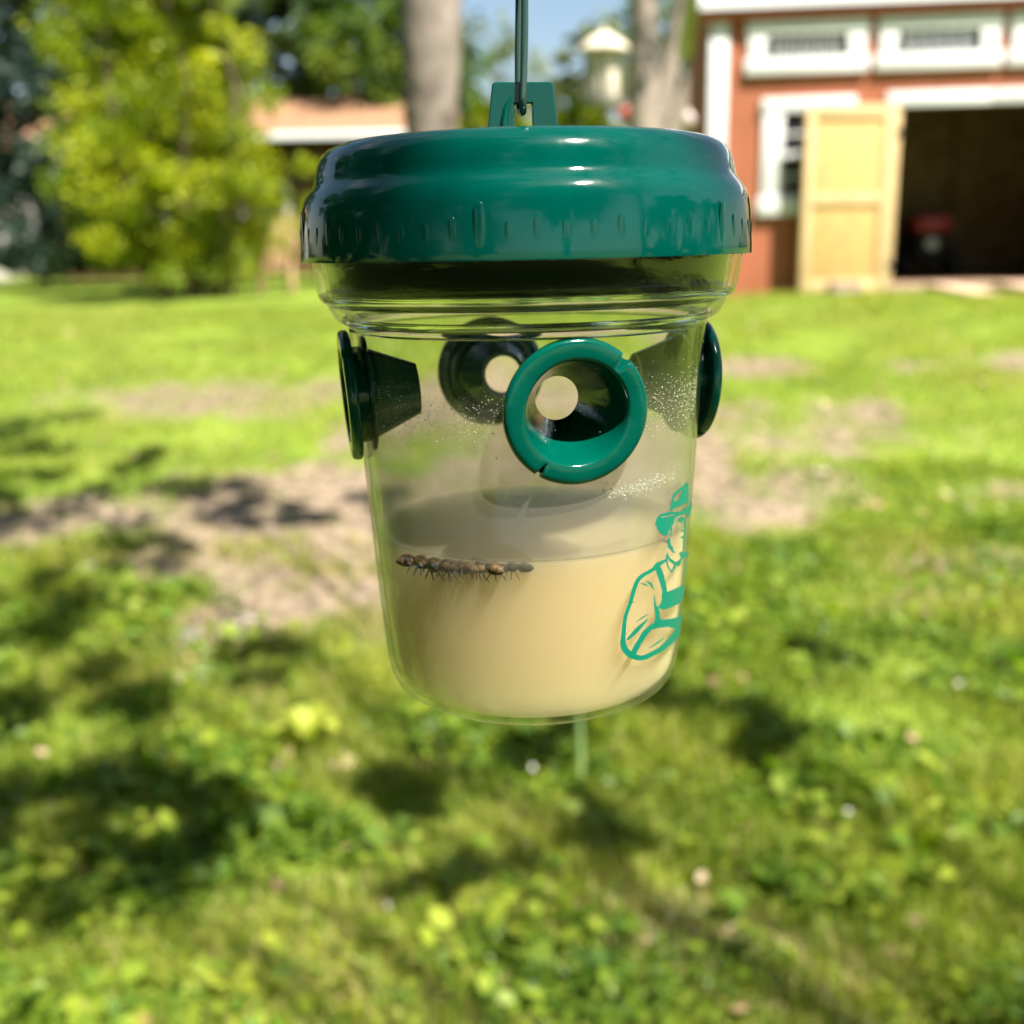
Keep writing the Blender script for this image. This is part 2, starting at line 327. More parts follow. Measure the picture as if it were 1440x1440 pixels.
# ------------------------------------------------------------------ ground
def zt(y):
    t = np.clip((np.asarray(y, float) - 1.5) / 8.0, 0, 1); return 0.93 * t * t * (3 - 2 * t)
_ph = rng.uniform(0, 6.28, (14, 2)); _fr = rng.uniform(0.6, 4.5, (14, 2)) * rng.choice([-1, 1], (14, 2))
def bumps(x, y):
    s = 0
    for (a, b), (fx, fy) in zip(_ph, _fr): s = s + np.sin(fx * x + a) * np.sin(fy * y + b) / (abs(fx) + abs(fy))
    return 0.022 * s
def gz(x, y): return zt(y) + bumps(np.asarray(x, float), np.asarray(y, float)) * (np.asarray(y) < 40)
DIRT = [(-0.75, 4.65, 1.15, 0.50, 1.0), (-1.95, 4.5, 0.9, 0.33, 0.9), (-0.60, 3.95, 0.75, 0.55, 1.0), (-1.3, 4.1, 0.6, 0.35, 0.8), (-1.1, 3.5, 0.32, 0.2, 0.9), (-1.0, 3.15, 0.16, 0.12, 0.8),
        (-1.5, 6.3, 1.7, 0.42, 0.55), (-0.2, 5.8, 0.9, 0.7, 0.85), (0.25, 4.9, 1.05, 0.9, 1.0), (-0.1, 3.9, 0.5, 0.35, 0.8), (0.4, 6.6, 0.8, 0.5, 0.55), (1.45, 5.55, 0.9, 0.55, 0.62), (1.3, 4.75, 0.7, 0.3, 0.55), (3.3, 6.7, 0.9, 0.28, 0.65),
        (1.5, 6.7, 0.5, 0.25, 0.75), (1.9, 3.9, 0.5, 0.14, 0.6), (1.55, 3.55, 0.35, 0.12, 0.5), (2.2, 4.6, 0.35, 0.15, 0.6), (1.2, 7.6, 0.3, 0.3, 0.7), (3.6, 5.6, 0.5, 0.2, 0.6), (-0.3, 1.75, 0.25, 0.12, 0.45), (0.35, 1.95, 0.3, 0.16, 0.5), (0.65, 1.75, 0.2, 0.1, 0.4)]
def dirt(x, y):
    x = np.asarray(x, float); y = np.asarray(y, float); d = np.zeros_like(x + y)
    wob = 0.35 * np.sin(3.1 * x + 1.7 * y) + 0.3 * np.sin(7.3 * x - 4.1 * y + 1) + 0.3 * np.sin(13.7 * x + 9.1 * y) * np.sin(11 * y - 5 * x)
    for cx, cy_, rx, ry, a in DIRT:
        q = ((x - cx) / rx) ** 2 + ((y - cy_) / ry) ** 2 + wob
        d = np.maximum(d, a * np.clip((1.45 - q) * 0.8, 0, 1))
    return d
gx = np.concatenate([[-200, -110, -70, -40, -25, -16, -11, -8, -6.5, -5.5], np.arange(-5, 5.01, 0.07), [5.5, 6.5, 8, 11, 16, 25, 40, 70, 110, 200]])
gy = np.concatenate([[-120, -60, -30, -16, -9, -5, -3, -1.5, -0.5, 0.3, 0.8], np.arange(1.1, 10.01, 0.07), np.arange(10.3, 16, 0.5), [17, 19, 22, 27, 34, 45, 60, 90, 140, 220, 350]])
GX, GY = np.meshgrid(gx, gy); GZ = gz(GX, GY)
nx, ny = len(gx), len(gy)
gv = np.stack([GX, GY, GZ], -1).reshape(-1, 3)
ii = (np.arange(ny - 1)[:, None] * nx + np.arange(nx - 1)[None, :]).reshape(-1)
gf = np.stack([ii, ii + 1, ii + nx + 1, ii + nx], 1)
lawn = mesh_obj('lawn', gv.tolist(), gf.tolist(), M['ground'], None, True, 180)
da = lawn.data.attributes.new('dirt', 'FLOAT', 'POINT'); da.data.foreach_set('value', (dirt(GX, GY) * 0.62).reshape(-1).astype(np.float32))
tag(lawn, kind='structure')

# grass blades: real blades, thinning out over bare soil
def scatter(n, y0, y1, wfac=0.62, wadd=0.55, power=1.0):
    y = y0 + (y1 - y0) * rng.uniform(0, 1, n) ** power; x = rng.uniform(-1, 1, n) * (wfac * y + wadd); return x, y
_pp = rng.uniform(0, 6.28, (8, 2)); _pf = rng.uniform(1.5, 7, (8, 2))
def patch(x, y):
    s = 0
    for (a, b), (fx, fy) in zip(_pp, _pf): s = s + np.sin(fx * x + a + 1.3 * np.sin(fy * y)) * np.sin(fy * y + b)
    return s / 2.6
def blades(name, n, y0, y1, h, wd, dens_pow, label, power=1.0, vb=0.47):
    x, y = scatter(n, y0, y1, power=power)
    keep = rng.uniform(0, 1, n) > np.clip(dirt(x, y) * 1.0 * (1.0 - 0.45 * (patch(x * 2.1, y * 2.1 + 3) > 0.2)), 0, 0.93) ** dens_pow; x, y = x[keep], y[keep]
    K = len(x); z = gz(x, y) - 0.004; pt = patch(x, y)
    hh = h * rng.uniform(0.45, 1.5, K) * np.clip(1 + 0.75 * pt, 0.3, 2.2); a = rng.uniform(0, 6.283, K); b = rng.uniform(0, 6.283, K); lean = rng.uniform(0.1, 0.9, K)
    ww = wd * rng.uniform(0.6, 1.4, K)
    base = np.stack([x, y, z], 1); side = np.stack([np.cos(a), np.sin(a), 0 * a], 1) * (ww / 2)[:, None]
    ld_ = np.stack([np.cos(b), np.sin(b), 0 * b], 1)
    mid = base + ld_ * (hh * lean * 0.3)[:, None] + np.array([0, 0, 1]) * (hh * 0.6)[:, None]
    tip = base + ld_ * (hh * lean)[:, None] + np.array([0, 0, 1]) * (hh * (1 - 0.35 * lean))[:, None]
    V = np.stack([base - side, base + side, mid + side * 0.8, tip, mid - side * 0.8], 1)
    v = np.clip(vb + 0.2 * pt + rng.normal(size=K) * 0.2, 0, 0.84)
    straw = rng.uniform(0, 1, K) < np.clip(0.08 + 0.13 * np.sin(2.3 * x + 1.1 * y) + dirt(x, y) * 0.4, 0.04, 0.7); v[straw] = rng.uniform(0.86, 1.0, straw.sum())
    return tag(np_mesh(name, V, 5, [(0, 1, 2, 4), (4, 2, 3)], M['grass'], v), label, 'grass', kind='stuff')
blades('near_grass', 130000, 1.25, 4.2, 0.058, 0.0058, 1.0, 'uneven green grass with straw coloured blades below the trap', vb=0.60)
blades('far_grass', 130000, 4.0, 10.4, 0.032, 0.009, 0.8, 'short sunlit grass reaching back to the barn shed and shrub', vb=0.62)
# broad weed leaves (clover, dandelion) among the near grass
def discs(name, n, y0, y1, size, mat, label, hmin, hmax, cat, lo=0.1, hi=1.0, thr=None, flat=0.5, power=1.0):
    x, y = scatter(n, y0, y1, power=power); k = rng.uniform(0, 1, n) > np.clip(dirt(x, y) * 1.2, 0, 0.98)
    if thr is not None: k &= (patch(x * 1.3 + 4, y * 1.3) + rng.normal(size=n) * 0.25) > thr
    x, y = x[k], y[k]; K = len(x); pt = patch(x, y)
    c = np.stack([x, y, gz(x, y) + rng.uniform(hmin, hmax, K)], 1)
    nrm = unit(rng.normal(size=(K, 3)) * flat + [0, 0, 1]); u = unit(np.cross(nrm, rng.normal(size=(K, 3)))); w_ = np.cross(nrm, u)
    s = size * rng.uniform(0.5, 1.4, (K, 1)); pts = []
    for t, r in ((0, 1.25), (55, 0.9), (120, 0.75), (180, 0.95), (240, 0.75), (305, 0.9)):
        pts.append(c + (u * math.cos(rad(t)) + w_ * math.sin(rad(t))) * s * r)
    v = np.clip(rng.uniform(lo, hi, K) * 0.7 + 0.15 + 0.15 * pt, 0, 1)
    return tag(np_mesh(name, np.stack(pts, 1), 6, [(0, 1, 2, 3, 4, 5)], mat, v), label, cat, kind='stuff')
discs('clover_cover', 52000, 1.3, 5.0, 0.0125, M['clover'], 'low clover and weed leaves mixed into the near grass', 0.015, 0.07, 'clover', thr=-0.25)
discs('weed_cover', 9000, 1.3, 4.2, 0.024, M['clover'], 'broad weed leaves standing in clumps in the near grass', 0.03, 0.09, 'weeds', thr=0.15, flat=0.7)
discs('leaf_litter', 500, 1.4, 8.0, 0.017, M['dead'], 'dry tan leaf bits scattered over the lawn', 0.02, 0.06, 'leaf litter', 0, 1)
discs('clover_blossom', 14, 1.4, 3.2, 0.010, M['petal'], 'tiny white clover blossoms dotted in the near grass', 0.06, 0.09, 'flowers', 0, 1, flat=0.9)

# ------------------------------------------------------------------ barn-red shed
BZ = 0.93
shed = empty('garden_shed', (1.96, 10.4, BZ), rad(-4.5), 'barn red wooden shed with white trim and one door swung open', 'shed')
def rects_minus(x0, x1, z0, z1, holes):
    xs = sorted({x0, x1, *[h for q in holes for h in q[:2]]}); zs = sorted({z0, z1, *[h for q in holes for h in q[2:]]}); out = []
    for a, b in zip(xs[:-1], xs[1:]):
        for c, d in zip(zs[:-1], zs[1:]):
            mx_, mz = (a + b) / 2, (c + d) / 2
            if x0 <= mx_ <= x1 and not any(h[0] < mx_ < h[1] and h[2] < mz < h[3] for h in holes): out.append((a, b, c, d))
    return out
TR = [(0.51, 1.24), (1.70, 2.43), (2.88, 3.61), (4.06, 4.79)]
holes = [(1.73, 3.66, 0.10, 1.71), (0.69, 1.14, 0.93, 1.69), (4.30, 4.75, 0.93, 1.69)] + [(a, b, 2.17, 2.37) for a, b in TR]
def sheet(holes, x0, x1, y0, y1, z0, z1):
    xs = sorted({x0, x1, *[h for q in holes for h in q[:2]]}); zs = sorted({z0, z1, *[h for q in holes for h in q[2:]]})
    mb = MB()
    for a, b, c, d in rects_minus(x0, x1, z0, z1, holes): mb.box(a, b, y0, y1, c, d)
    bm = bmesh.new(); vs = [bm.verts.new(p) for p in mb.v]
    for q in mb.f: bm.faces.new([vs[i] for i in q])
    bmesh.ops.remove_doubles(bm, verts=bm.verts, dist=1e-5)
    seen = {}
    for f_ in bm.faces: seen.setdefault(tuple(round(c, 4) for c in f_.calc_center_median()), []).append(f_)
    bmesh.ops.delete(bm, geom=[f_ for q in seen.values() if len(q) > 1 for f_ in q], context='FACES_ONLY')
    bm.verts.index_update(); v = [p.co[:] for p in bm.verts]; f = [[p.index for p in q.verts] for q in bm.faces]; bm.free(); return v, f
v, f = sheet(holes, 0.0, 5.4, 0.0, 0.05, 0.0, 2.53); front = mesh_obj('front_wall', v, f, M['red'], shed, False)
part_box('side_wall', shed, M['red'], 0.0, 0.05, 0.052, 2.3, 0.0, 2.5)
part_box('side_wall', shed, M['red'], 5.35, 5.40, 0.052, 2.3, 0.0, 2.5)
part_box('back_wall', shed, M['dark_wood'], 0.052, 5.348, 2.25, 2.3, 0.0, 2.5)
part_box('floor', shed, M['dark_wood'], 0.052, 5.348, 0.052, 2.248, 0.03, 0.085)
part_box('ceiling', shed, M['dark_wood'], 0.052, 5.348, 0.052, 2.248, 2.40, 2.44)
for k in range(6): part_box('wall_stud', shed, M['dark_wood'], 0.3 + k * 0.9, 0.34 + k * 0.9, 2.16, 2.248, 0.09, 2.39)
part_box('corner_trim', shed, M['white'], -0.015, 0.155, -0.025, -0.001, 0.0, 2.50)
part_box('corner_trim', shed, M['white'], 5.245, 5.41, -0.025, -0.001, 0.0, 2.50)
part_box('fascia', shed, M['redtrim'], -0.10, 5.5, -0.10, -0.03, 2.515, 2.585)
part_box('soffit', shed, M['redtrim'], -0.09, 5.49, -0.028, 0.0, 2.535, 2.56)
mb = MB(); mb.add([(-0.13, -0.13, 2.59), (5.53, -0.13, 2.59), (5.53, 1.15, 3.2), (-0.13, 1.15, 3.2), (-0.13, 2.43, 2.59), (5.53, 2.43, 2.59),
                   (-0.13, -0.13, 2.69), (5.53, -0.13, 2.69), (5.53, 1.15, 3.3), (-0.13, 1.15, 3.3), (-0.13, 2.43, 2.69), (5.53, 2.43, 2.69)],
                  [(0, 3, 2, 1), (3, 4, 5, 2), (6, 7, 8, 9), (9, 8, 11, 10), (0, 1, 7, 6), (4, 10, 11, 5), (0, 6, 9, 3), (3, 9, 10, 4), (1, 2, 8, 7), (2, 5, 11, 8)])
mb.build('roof', M['roof'], shed, False)
for xx in (0.02, 5.36): mesh_obj('gable', [(xx, 0.0, 2.50), (xx, 2.3, 2.50), (xx, 1.15, 3.13), (xx + 0.03, 0.0, 2.50), (xx + 0.03, 2.3, 2.50), (xx + 0.03, 1.15, 3.13)], [(0, 2, 1), (3, 4, 5), (0, 1, 4, 3), (1, 2, 5, 4), (2, 0, 3, 5)], M['red'], shed, False)
def trim_window(x0, x1, z0, z1, cols, rows, side, top, sill, name):
    fr = MB()
    fr.box(x0 - side, x0, -0.035, -0.001, z0, z1, 0.003); fr.box(x1, x1 + side, -0.035, -0.001, z0, z1, 0.003)
    fr.box(x0 - side - 0.02, x1 + side + 0.02, -0.045, -0.001, z1 + 0.001, z1 + top, 0.003)
    fr.box(x0 - side - 0.03, x1 + side + 0.03, -0.06, -0.001, z0 - sill, z0 - 0.001, 0.003)
    f_ = fr.build(name, M['white'], shed)
    for c in range(cols):
        for r in range(rows):
            a, b = x0 + (x1 - x0) * c / cols, x0 + (x1 - x0) * (c + 1) / cols; e, g = z0 + (z1 - z0) * r / rows, z0 + (z1 - z0) * (r + 1) / rows
            part_box('pane', f_, M['glass'], a + 0.012, b - 0.012, 0.004, 0.010, e + 0.012, g - 0.012, 0)
    for c in range(1, cols): part_box('muntin', f_, M['white'], x0 + (x1 - x0) * c / cols - (0.014 if rows == 1 else 0.012), x0 + (x1 - x0) * c / cols + (0.014 if rows == 1 else 0.012), -0.0145, -0.0045, z0, z1, 0.002)
    for r in range(1, rows):
        q = 0.026 if (rows == 4 and r == 2) else 0.012
        part_box('muntin', f_, M['white'], x0, x1, -0.004, 0.0075, z0 + (z1 - z0) * r / rows - q, z0 + (z1 - z0) * r / rows + q, 0.002)
    return f_
for a, b in TR: trim_window(a, b, 2.17, 2.37, 6, 1, 0.17, 0.12, 0.14, 'transom_window')
trim_window(0.69, 1.14, 0.93, 1.69, 2, 4, 0.19, 0.13, 0.17, 'side_window')
trim_window(4.30, 4.75, 0.93, 1.69, 2, 4, 0.19, 0.13, 0.17, 'side_window')
part_box('door_header', shed, M['white'], 1.63, 2.585, -0.04, -0.001, 1.715, 1.84)
part_box('door_header', shed, M['white'], 2.60, 3.80, -0.04, -0.001, 1.715, 1.84)
part_box('door_jamb', shed, M['pine'], 1.73, 1.775, -0.02, 0.12, 0.102, 1.708)
part_box('door_jamb', shed, M['pine'], 3.615, 3.66, -0.02, 0.12, 0.102, 1.708)
part_box('threshold', shed, M['ramp'], 1.60, 3.80, -0.10, -0.002, 0.02, 0.095)
# open door leaf: hinged on the left jamb, folded back towards the wall, inner side facing out
door = MB().box(-0.88, -0.005, -0.022, 0.0, 0.0, 1.70, 0.002).build('door', M['ply'], shed); door.location = (1.72, -0.075, 0.03); door.rotation_euler = (0, 0, rad(9))
part_box('door_stile', door, M['pine'], -0.875, -0.79, -0.044, -0.0225, 0.005, 1.695)
part_box('door_stile', door, M['pine'], -0.125, -0.01, -0.044, -0.0225, 0.005, 1.695)
for z0, z1 in ((0.005, 0.115), (0.81, 0.905), (1.58, 1.695)): part_box('door_rail', door, M['pine'], -0.788, -0.127, -0.044, -0.0225, z0, z1)
for z0 in (0.2, 1.4): part_box('hinge', door, M['black'], -0.02, 0.03, -0.052, -0.0445, z0, z0 + 0.08, 0.001)
# second leaf, beyond the picture's right edge
door2 = MB().box(0.005, 0.88, -0.022, 0.0, 0.0, 1.70, 0.002).build('door', M['ply'], shed); door2.location = (3.67, -0.075, 0.03); door2.rotation_euler = (0, 0, rad(-9))
part_box('door_stile', door2, M['pine'], 0.79, 0.875, -0.044, -0.0225, 0.005, 1.695); part_box('door_stile', door2, M['pine'], 0.01, 0.125, -0.044, -0.0225, 0.005, 1.695)
for z0, z1 in ((0.005, 0.115), (0.81, 0.905), (1.58, 1.695)): part_box('door_rail', door2, M['pine'], 0.127, 0.788, -0.044, -0.0225, z0, z1)
# ramp boards leaning on the threshold
def lean_board(x, lab):
    r = empty('ramp_board', shed.matrix_basis @ Vector((x, -0.115, 0)), rad(-4.5), lab, 'ramp board', 'ramp boards at the shed door')
    mb = MB(); x1, w_, y1, z0 = 0.20, 0.24, -0.75, 0.06
    mb.add([(0, 0, 0.055), (w_, 0, 0.055), (w_ + x1, y1, -0.02), (x1, y1, -0.02), (0, 0, 0.095), (w_, 0, 0.095), (w_ + x1, y1, 0.025), (x1, y1, 0.025)],
           [(0, 3, 2, 1), (4, 5, 6, 7), (0, 1, 5, 4), (1, 2, 6, 5), (2, 3, 7, 6), (3, 0, 4, 7)])
    mb.build('plank', M['ramp'], r, False); part_box('cleat', r, M['ramp'], 0.02, w_ - 0.02, -0.03, -0.002, 0.005, 0.05, 0.002)
    return r
lean_board(2.08, 'weathered board ramp leaning on the threshold, nearer the open door leaf'); lean_board(2.72, 'weathered board ramp at the right edge of the picture, farther from the door leaf')
bl = empty('support_block', (3.2, 10.0, float(gz(3.2, 10.0))), rad(8), 'small brownish concrete block on the grass under the open door', 'block')
mb = MB()
for x0, x1 in ((-0.14, -0.10), (-0.02, 0.02), (0.10, 0.14)): mb.box(x0, x1, -0.07, 0.07, 0, 0.12)
mb.box(-0.10, -0.02, -0.07, -0.035, 0, 0.12).box(-0.10, -0.02, 0.035, 0.07, 0, 0.12).box(0.02, 0.10, -0.07, -0.035, 0, 0.12).box(0.02, 0.10, 0.035, 0.07, 0, 0.12)
mb.build('block_body', M['block'], bl, False)
# red machine in the dark of the doorway
mw = empty('lawn_tractor', (4.72, 11.75, BZ + 0.085), rad(-4.5), 'red machine with a pale lamp in the dark shed doorway', 'machine')
part_box('hood', mw, M['red_paint'], -0.19, 0.19, 0.0, 0.6, 0.50, 0.66, 0.03)
part_box('grille', mw, M['black'], -0.17, 0.17, 0.02, 0.55, 0.20, 0.495, 0.01)
hl = mesh_obj('headlamp', *lathe([(0, -0.015), (0.05, -0.015), (0.065, 0.0), (0.065, 0.02), (0, 0.02)], 20), M['pale_lens'], mw); hl.rotation_euler = (rad(90), 0, 0); hl.location = (-0.01, 0.015, 0.37)
for sx in (-1, 1):
    wh = mesh_obj('wheel', *lathe([(0.06, -0.05), (0.14, -0.05), (0.16, -0.03), (0.16, 0.03), (0.14, 0.05), (0.06, 0.05)], 24, True), M['black'], mw); wh.rotation_euler = (0, rad(90), 0); wh.location = (sx * 0.26, 0.25, 0.16)

# ------------------------------------------------------------------ far house, left building, chair
hs = empty('brown_roof_house', (-6.6, 24.0, 0.9), rad(2), 'low brown roofed house with white gutter behind the shrub', 'house')
part_box('wall', hs, M['brown_wall'], -3.5, 5.2, 0.6, 6.5, 0.0, 2.9)
mesh_obj('roof', [(-4, 0, 3.0), (5.6, 0, 3.0), (5.6, 3.6, 4.15), (-4, 3.6, 4.15), (-4, 7.2, 3.0), (5.6, 7.2, 3.0), (-4, 0, 3.12), (5.6, 0, 3.12), (5.6, 3.6, 4.27), (-4, 3.6, 4.27), (-4, 7.2, 3.12), (5.6, 7.2, 3.12)],
         [(0, 3, 2, 1), (3, 4, 5, 2), (6, 7, 8, 9), (9, 8, 11, 10), (0, 1, 7, 6), (4, 10, 11, 5), (0, 6, 9, 3), (3, 9, 10, 4), (1, 2, 8, 7), (2, 5, 11, 8)], M['shingle'], hs, False)
part_box('gutter', hs, M['white'], -4.0, 5.6, -0.12, -0.01, 2.95, 3.10, 0.01)
for x0 in (-2.2, 0.6, 3.2):
    f_ = part_box('window', hs, M['white'], x0, x0 + 1.1, 0.55, 0.598, 1.0, 2.1); part_box('pane', f_, M['glass'], x0 + 0.08, x0 + 1.02, 0.54, 0.549, 1.08, 2.02, 0)
ph = empty('pale_house', (-16.5, 26.0, 0.9), 0.2, 'pale grey house glimpsed at the far left behind the conifer', 'house')
part_box('wall', ph, M['pale_house'], -4, 4, 0, 6, 0, 3.2)
mesh_obj('roof', [(-4.3, -0.4, 3.21), (4.3, -0.4, 3.21), (4.3, 6.4, 3.21), (-4.3, 6.4, 3.21), (-4.3, 3, 4.8), (4.3, 3, 4.8)], [(0, 1, 5, 4), (2, 3, 4, 5), (0, 4, 3), (1, 2, 5), (3, 2, 1, 0)], M['shingle'], ph, False)
for x0 in (-2, 1.2):
    f_ = part_box('window', ph, M['white'], x0, x0 + 1.1, -0.05, -0.002, 1.0, 2.2); part_box('pane', f_, M['glass'], x0 + 0.08, x0 + 1.02, -0.06, -0.051, 1.08, 2.12, 0)
ch = empty('garden_chair', (-3.15, 14.2, 0.93), rad(-35), 'tan wooden slatted garden chair beside the yellow green shrub', 'chair')
for k in range(5): 
    s_ = part_box('back_slat', ch, M['tan_wood'], -0.27 + k * 0.11, -0.18 + k * 0.11, 0.0, 0.02, 0.30, 1.0 + 0.05 * (2 - abs(k - 2))); s_.rotation_euler = (rad(-18), 0, 0)
for k in range(5): part_box('seat_slat', ch, M['tan_wood'], -0.28, 0.28, -0.50 + k * 0.1, -0.41 + k * 0.1, 0.33, 0.35)
for sx in (-1, 1):
    part_box('armrest', ch, M['tan_wood'], sx * 0.35 - 0.06, sx * 0.35 + 0.06, -0.55, 0.12, 0.56, 0.585)
    part_box('leg', ch, M['tan_wood'], sx * 0.31 - 0.025, sx * 0.31 + 0.025, -0.52, -0.43, 0.0, 0.555); part_box('leg', ch, M['tan_wood'], sx * 0.31 - 0.025, sx * 0.31 + 0.025, 0.02, 0.10, 0.0, 0.555)

# ------------------------------------------------------------------ lantern bird feeder and ornaments
bf = empty('bird_feeder', (0.78, 8.5, float(gz(0.78, 8.5))), 0.3, 'cream lantern shaped bird feeder with a domed roof on a slim post', 'bird feeder')
fz = 2.52 - bf.location.z
MB().tube([(0, 0, -0.05), (0, 0, fz - 0.03)], 0.011, 10).build('post', M['grey_wood'], bf)
mesh_obj('roof', *lathe([(0, fz + 0.54), (0.012, fz + 0.53), (0.02, fz + 0.50), (0.05, fz + 0.485), (0.11, fz + 0.45), (0.165, fz + 0.41), (0.20, fz + 0.375), (0.20, fz + 0.36), (0.0, fz + 0.365)], 40), M['cream'], bf)
mesh_obj('tray', *lathe([(0, fz - 0.03), (0.165, fz - 0.03), (0.17, fz + 0.0), (0.17, fz + 0.02), (0.155, fz + 0.02), (0.15, fz), (0, fz)], 40), M['grey_wood'], bf)
mesh_obj('seed_tube', *lathe([(0, fz + 0.001), (0.10, fz + 0.001), (0.115, fz + 0.06), (0.115, fz + 0.30), (0.10, fz + 0.359), (0, fz + 0.359)], 32), M['cream'], bf)
for k in range(6):
    t = rad(60 * k + 20); q = MB().tube([(0.155 * math.cos(t), 0.155 * math.sin(t), fz + 0.015), (0.155 * math.cos(t), 0.155 * math.sin(t), fz + 0.362)], 0.011, 6).build('cage_bar', M['grey_wood'], bf)
def ornament(x, y, z, mt, lab):
    g = float(gz(x, y)); o = empty('garden_ornament', (x, y, g), 0, lab, 'ornament')
    MB().tube([(0, 0, -0.05), (0, 0, z - g - 0.05)], 0.008, 8).build('stake', M['stem'], o)
    h = z - g; mesh_obj('globe', *lathe([(0, h - 0.07), (0.025, h - 0.065), (0.05, h - 0.03), (0.058, h + 0.0), (0.045, h + 0.04), (0.02, h + 0.06), (0.012, h + 0.08), (0, h + 0.085)], 20), mt, o)
ornament(0.985, 9.0, 2.50, M['ornament'], 'small red globe ornament on a stake beside the bird feeder')
ornament(1.52, 9.0, 2.43, M['ornament2'], 'small pale pink globe ornament on a stake beside the shed corner')

# ------------------------------------------------------------------ trees and shrubs
def tree(name, loc, label, cat, trunk, limbs, bark, leafmat, clumps, per, size, spread=1.0, lo=0.1, hi=0.9, group=None):
    r = empty(name, loc, 0, label, cat, group); mb = MB(); mb.tube([p[:3] for p in trunk], [p[3] for p in trunk], 14)
    mb.build('trunk', bark, r)
    for l in limbs: MB().tube([p[:3] for p in l], [p[3] for p in l], 8).build('limb', bark, r)
    crown('crown', r, leafmat, clumps, per, size, spread, lo, hi)
    return r
def blob_clumps(n, rx, ry, z0, z1, cr, shape=lambda t: 1.0, shell=0.5):
    out = []
    for _ in range(n):
        t = rng.uniform(0, 1); a = rng.uniform(0, 6.283); q = rng.uniform(shell, 1.0) * shape(t)
        out.append((rx * q * math.cos(a), ry * q * math.sin(a), z0 + (z1 - z0) * t, cr * rng.uniform(0.6, 1.4)))
    return out
def wobble(pts, k=0.02): return [(p[0] + random.uniform(-k, k), p[1] + random.uniform(-k, k), *p[2:]) for p in pts]

# large trunk right of the house
tree('maple_tree', (-0.98, 15.0, 0.9), 'thick grey trunk rising behind the left side of the green lid', 'tree',
     [(0, 0, -0.1, 0.52), (0.0, 0, 0.3, 0.42), (-0.02, 0, 1.2, 0.36), (-0.02, 0, 2.2, 0.35), (0.03, 0, 3.0, 0.39), (0.06, 0, 3.9, 0.42), (0.05, 0, 5.2, 0.34), (0.1, 0, 7.5, 0.22), (0.1, 0, 9.5, 0.08)],
     [[(0.15, 0, 3.6, 0.2), (1.1, 0.4, 5.4, 0.14), (2.0, 0.7, 7.4, 0.06)], [(-0.1, 0, 4.0, 0.2), (-1.2, -0.2, 5.8, 0.13), (-2.2, -0.3, 7.2, 0.06)], [(0, 0.1, 5.0, 0.18), (0.2, 1.4, 6.5, 0.1), (0.3, 2.0, 8, 0.05)]],
     M['bark'], M['leaf_mid'], blob_clumps(70, 3.0, 3.0, 5.6, 9.8, 0.5, lambda t: 0.5 + math.sin(t * 3.1) * 0.5), 60, 0.10)
tree('forked_tree', (2.06, 16.0, 0.92), 'slim pale forked trunk between the bird feeder and the shed', 'tree',
     [(0.0, 0, -0.1, 0.30), (0, 0, 0.6, 0.25), (0.0, 0, 2.0, 0.24), (0.0, 0, 3.0, 0.205), (-0.02, 0, 4.0, 0.20), (0.0, 0, 5.5, 0.16), (0.1, 0, 7.5, 0.07)],
     [[(0.05, 0, 1.75, 0.19), (0.25, 0, 2.5, 0.16), (0.40, 0, 3.2, 0.15), (0.56, 0, 4.0, 0.13), (0.68, 0, 4.9, 0.10), (0.8, 0, 6.5, 0.04)],
      [(0.12, -0.05, 1.6, 0.17), (0.40, -0.1, 2.10, 0.15), (0.62, -0.1, 2.7, 0.12), (0.85, -0.1, 3.4, 0.08), (1.05, -0.1, 4.6, 0.05)]],
     M['bark2'], M['leaf_mid'], blob_clumps(40, 2.2, 2.2, 5.4, 8.0, 0.45, lambda t: 0.4 + math.sin(t * 3.1) * 0.6), 55, 0.09)
# the big yellow-green shrub
sh_cl = []
for _ in range(460):
    t = rng.uniform(0, 1) ** 0.9; a = rng.uniform(0, 6.283); rr = 1.72 * (1.0 - 0.50 * t - 0.35 * max(0, 0.18 - t) / 0.18) * rng.uniform(0.3, 1.05) * (0.85 + 0.2 * math.sin(3 * a + 5 * t))
    sh_cl.append((rr * math.cos(a) - 0.1, rr * math.sin(a), 0.28 + 4.5 * t, rng.uniform(0.13, 0.30)))
tree('yellow_green_shrub', (-3.9, 13.0, 0.93), 'tall yellow green leafy shrub with several thin stems on the left lawn', 'shrub',
     [(0, 0, -0.1, 0.09), (0.05, 0, 1, 0.07), (0.0, 0, 2.2, 0.05), (0.1, 0, 3.6, 0.02)],
     [[(0.3 * math.cos(a), 0.3 * math.sin(a), -0.05, 0.06), (0.7 * math.cos(a), 0.6 * math.sin(a), 1.2, 0.045), (0.85 * math.cos(a + .2), 0.8 * math.sin(a + .2), 2.4, 0.03), (0.7 * math.cos(a), 0.7 * math.sin(a), 3.5, 0.012)] for a in (0.2, 1.5, 2.7, 3.9, 5.0, 5.8)],
     M['stem'], M['leaf_bush'], sh_cl, 120, 0.040, 1.35, 0.25, 0.95)
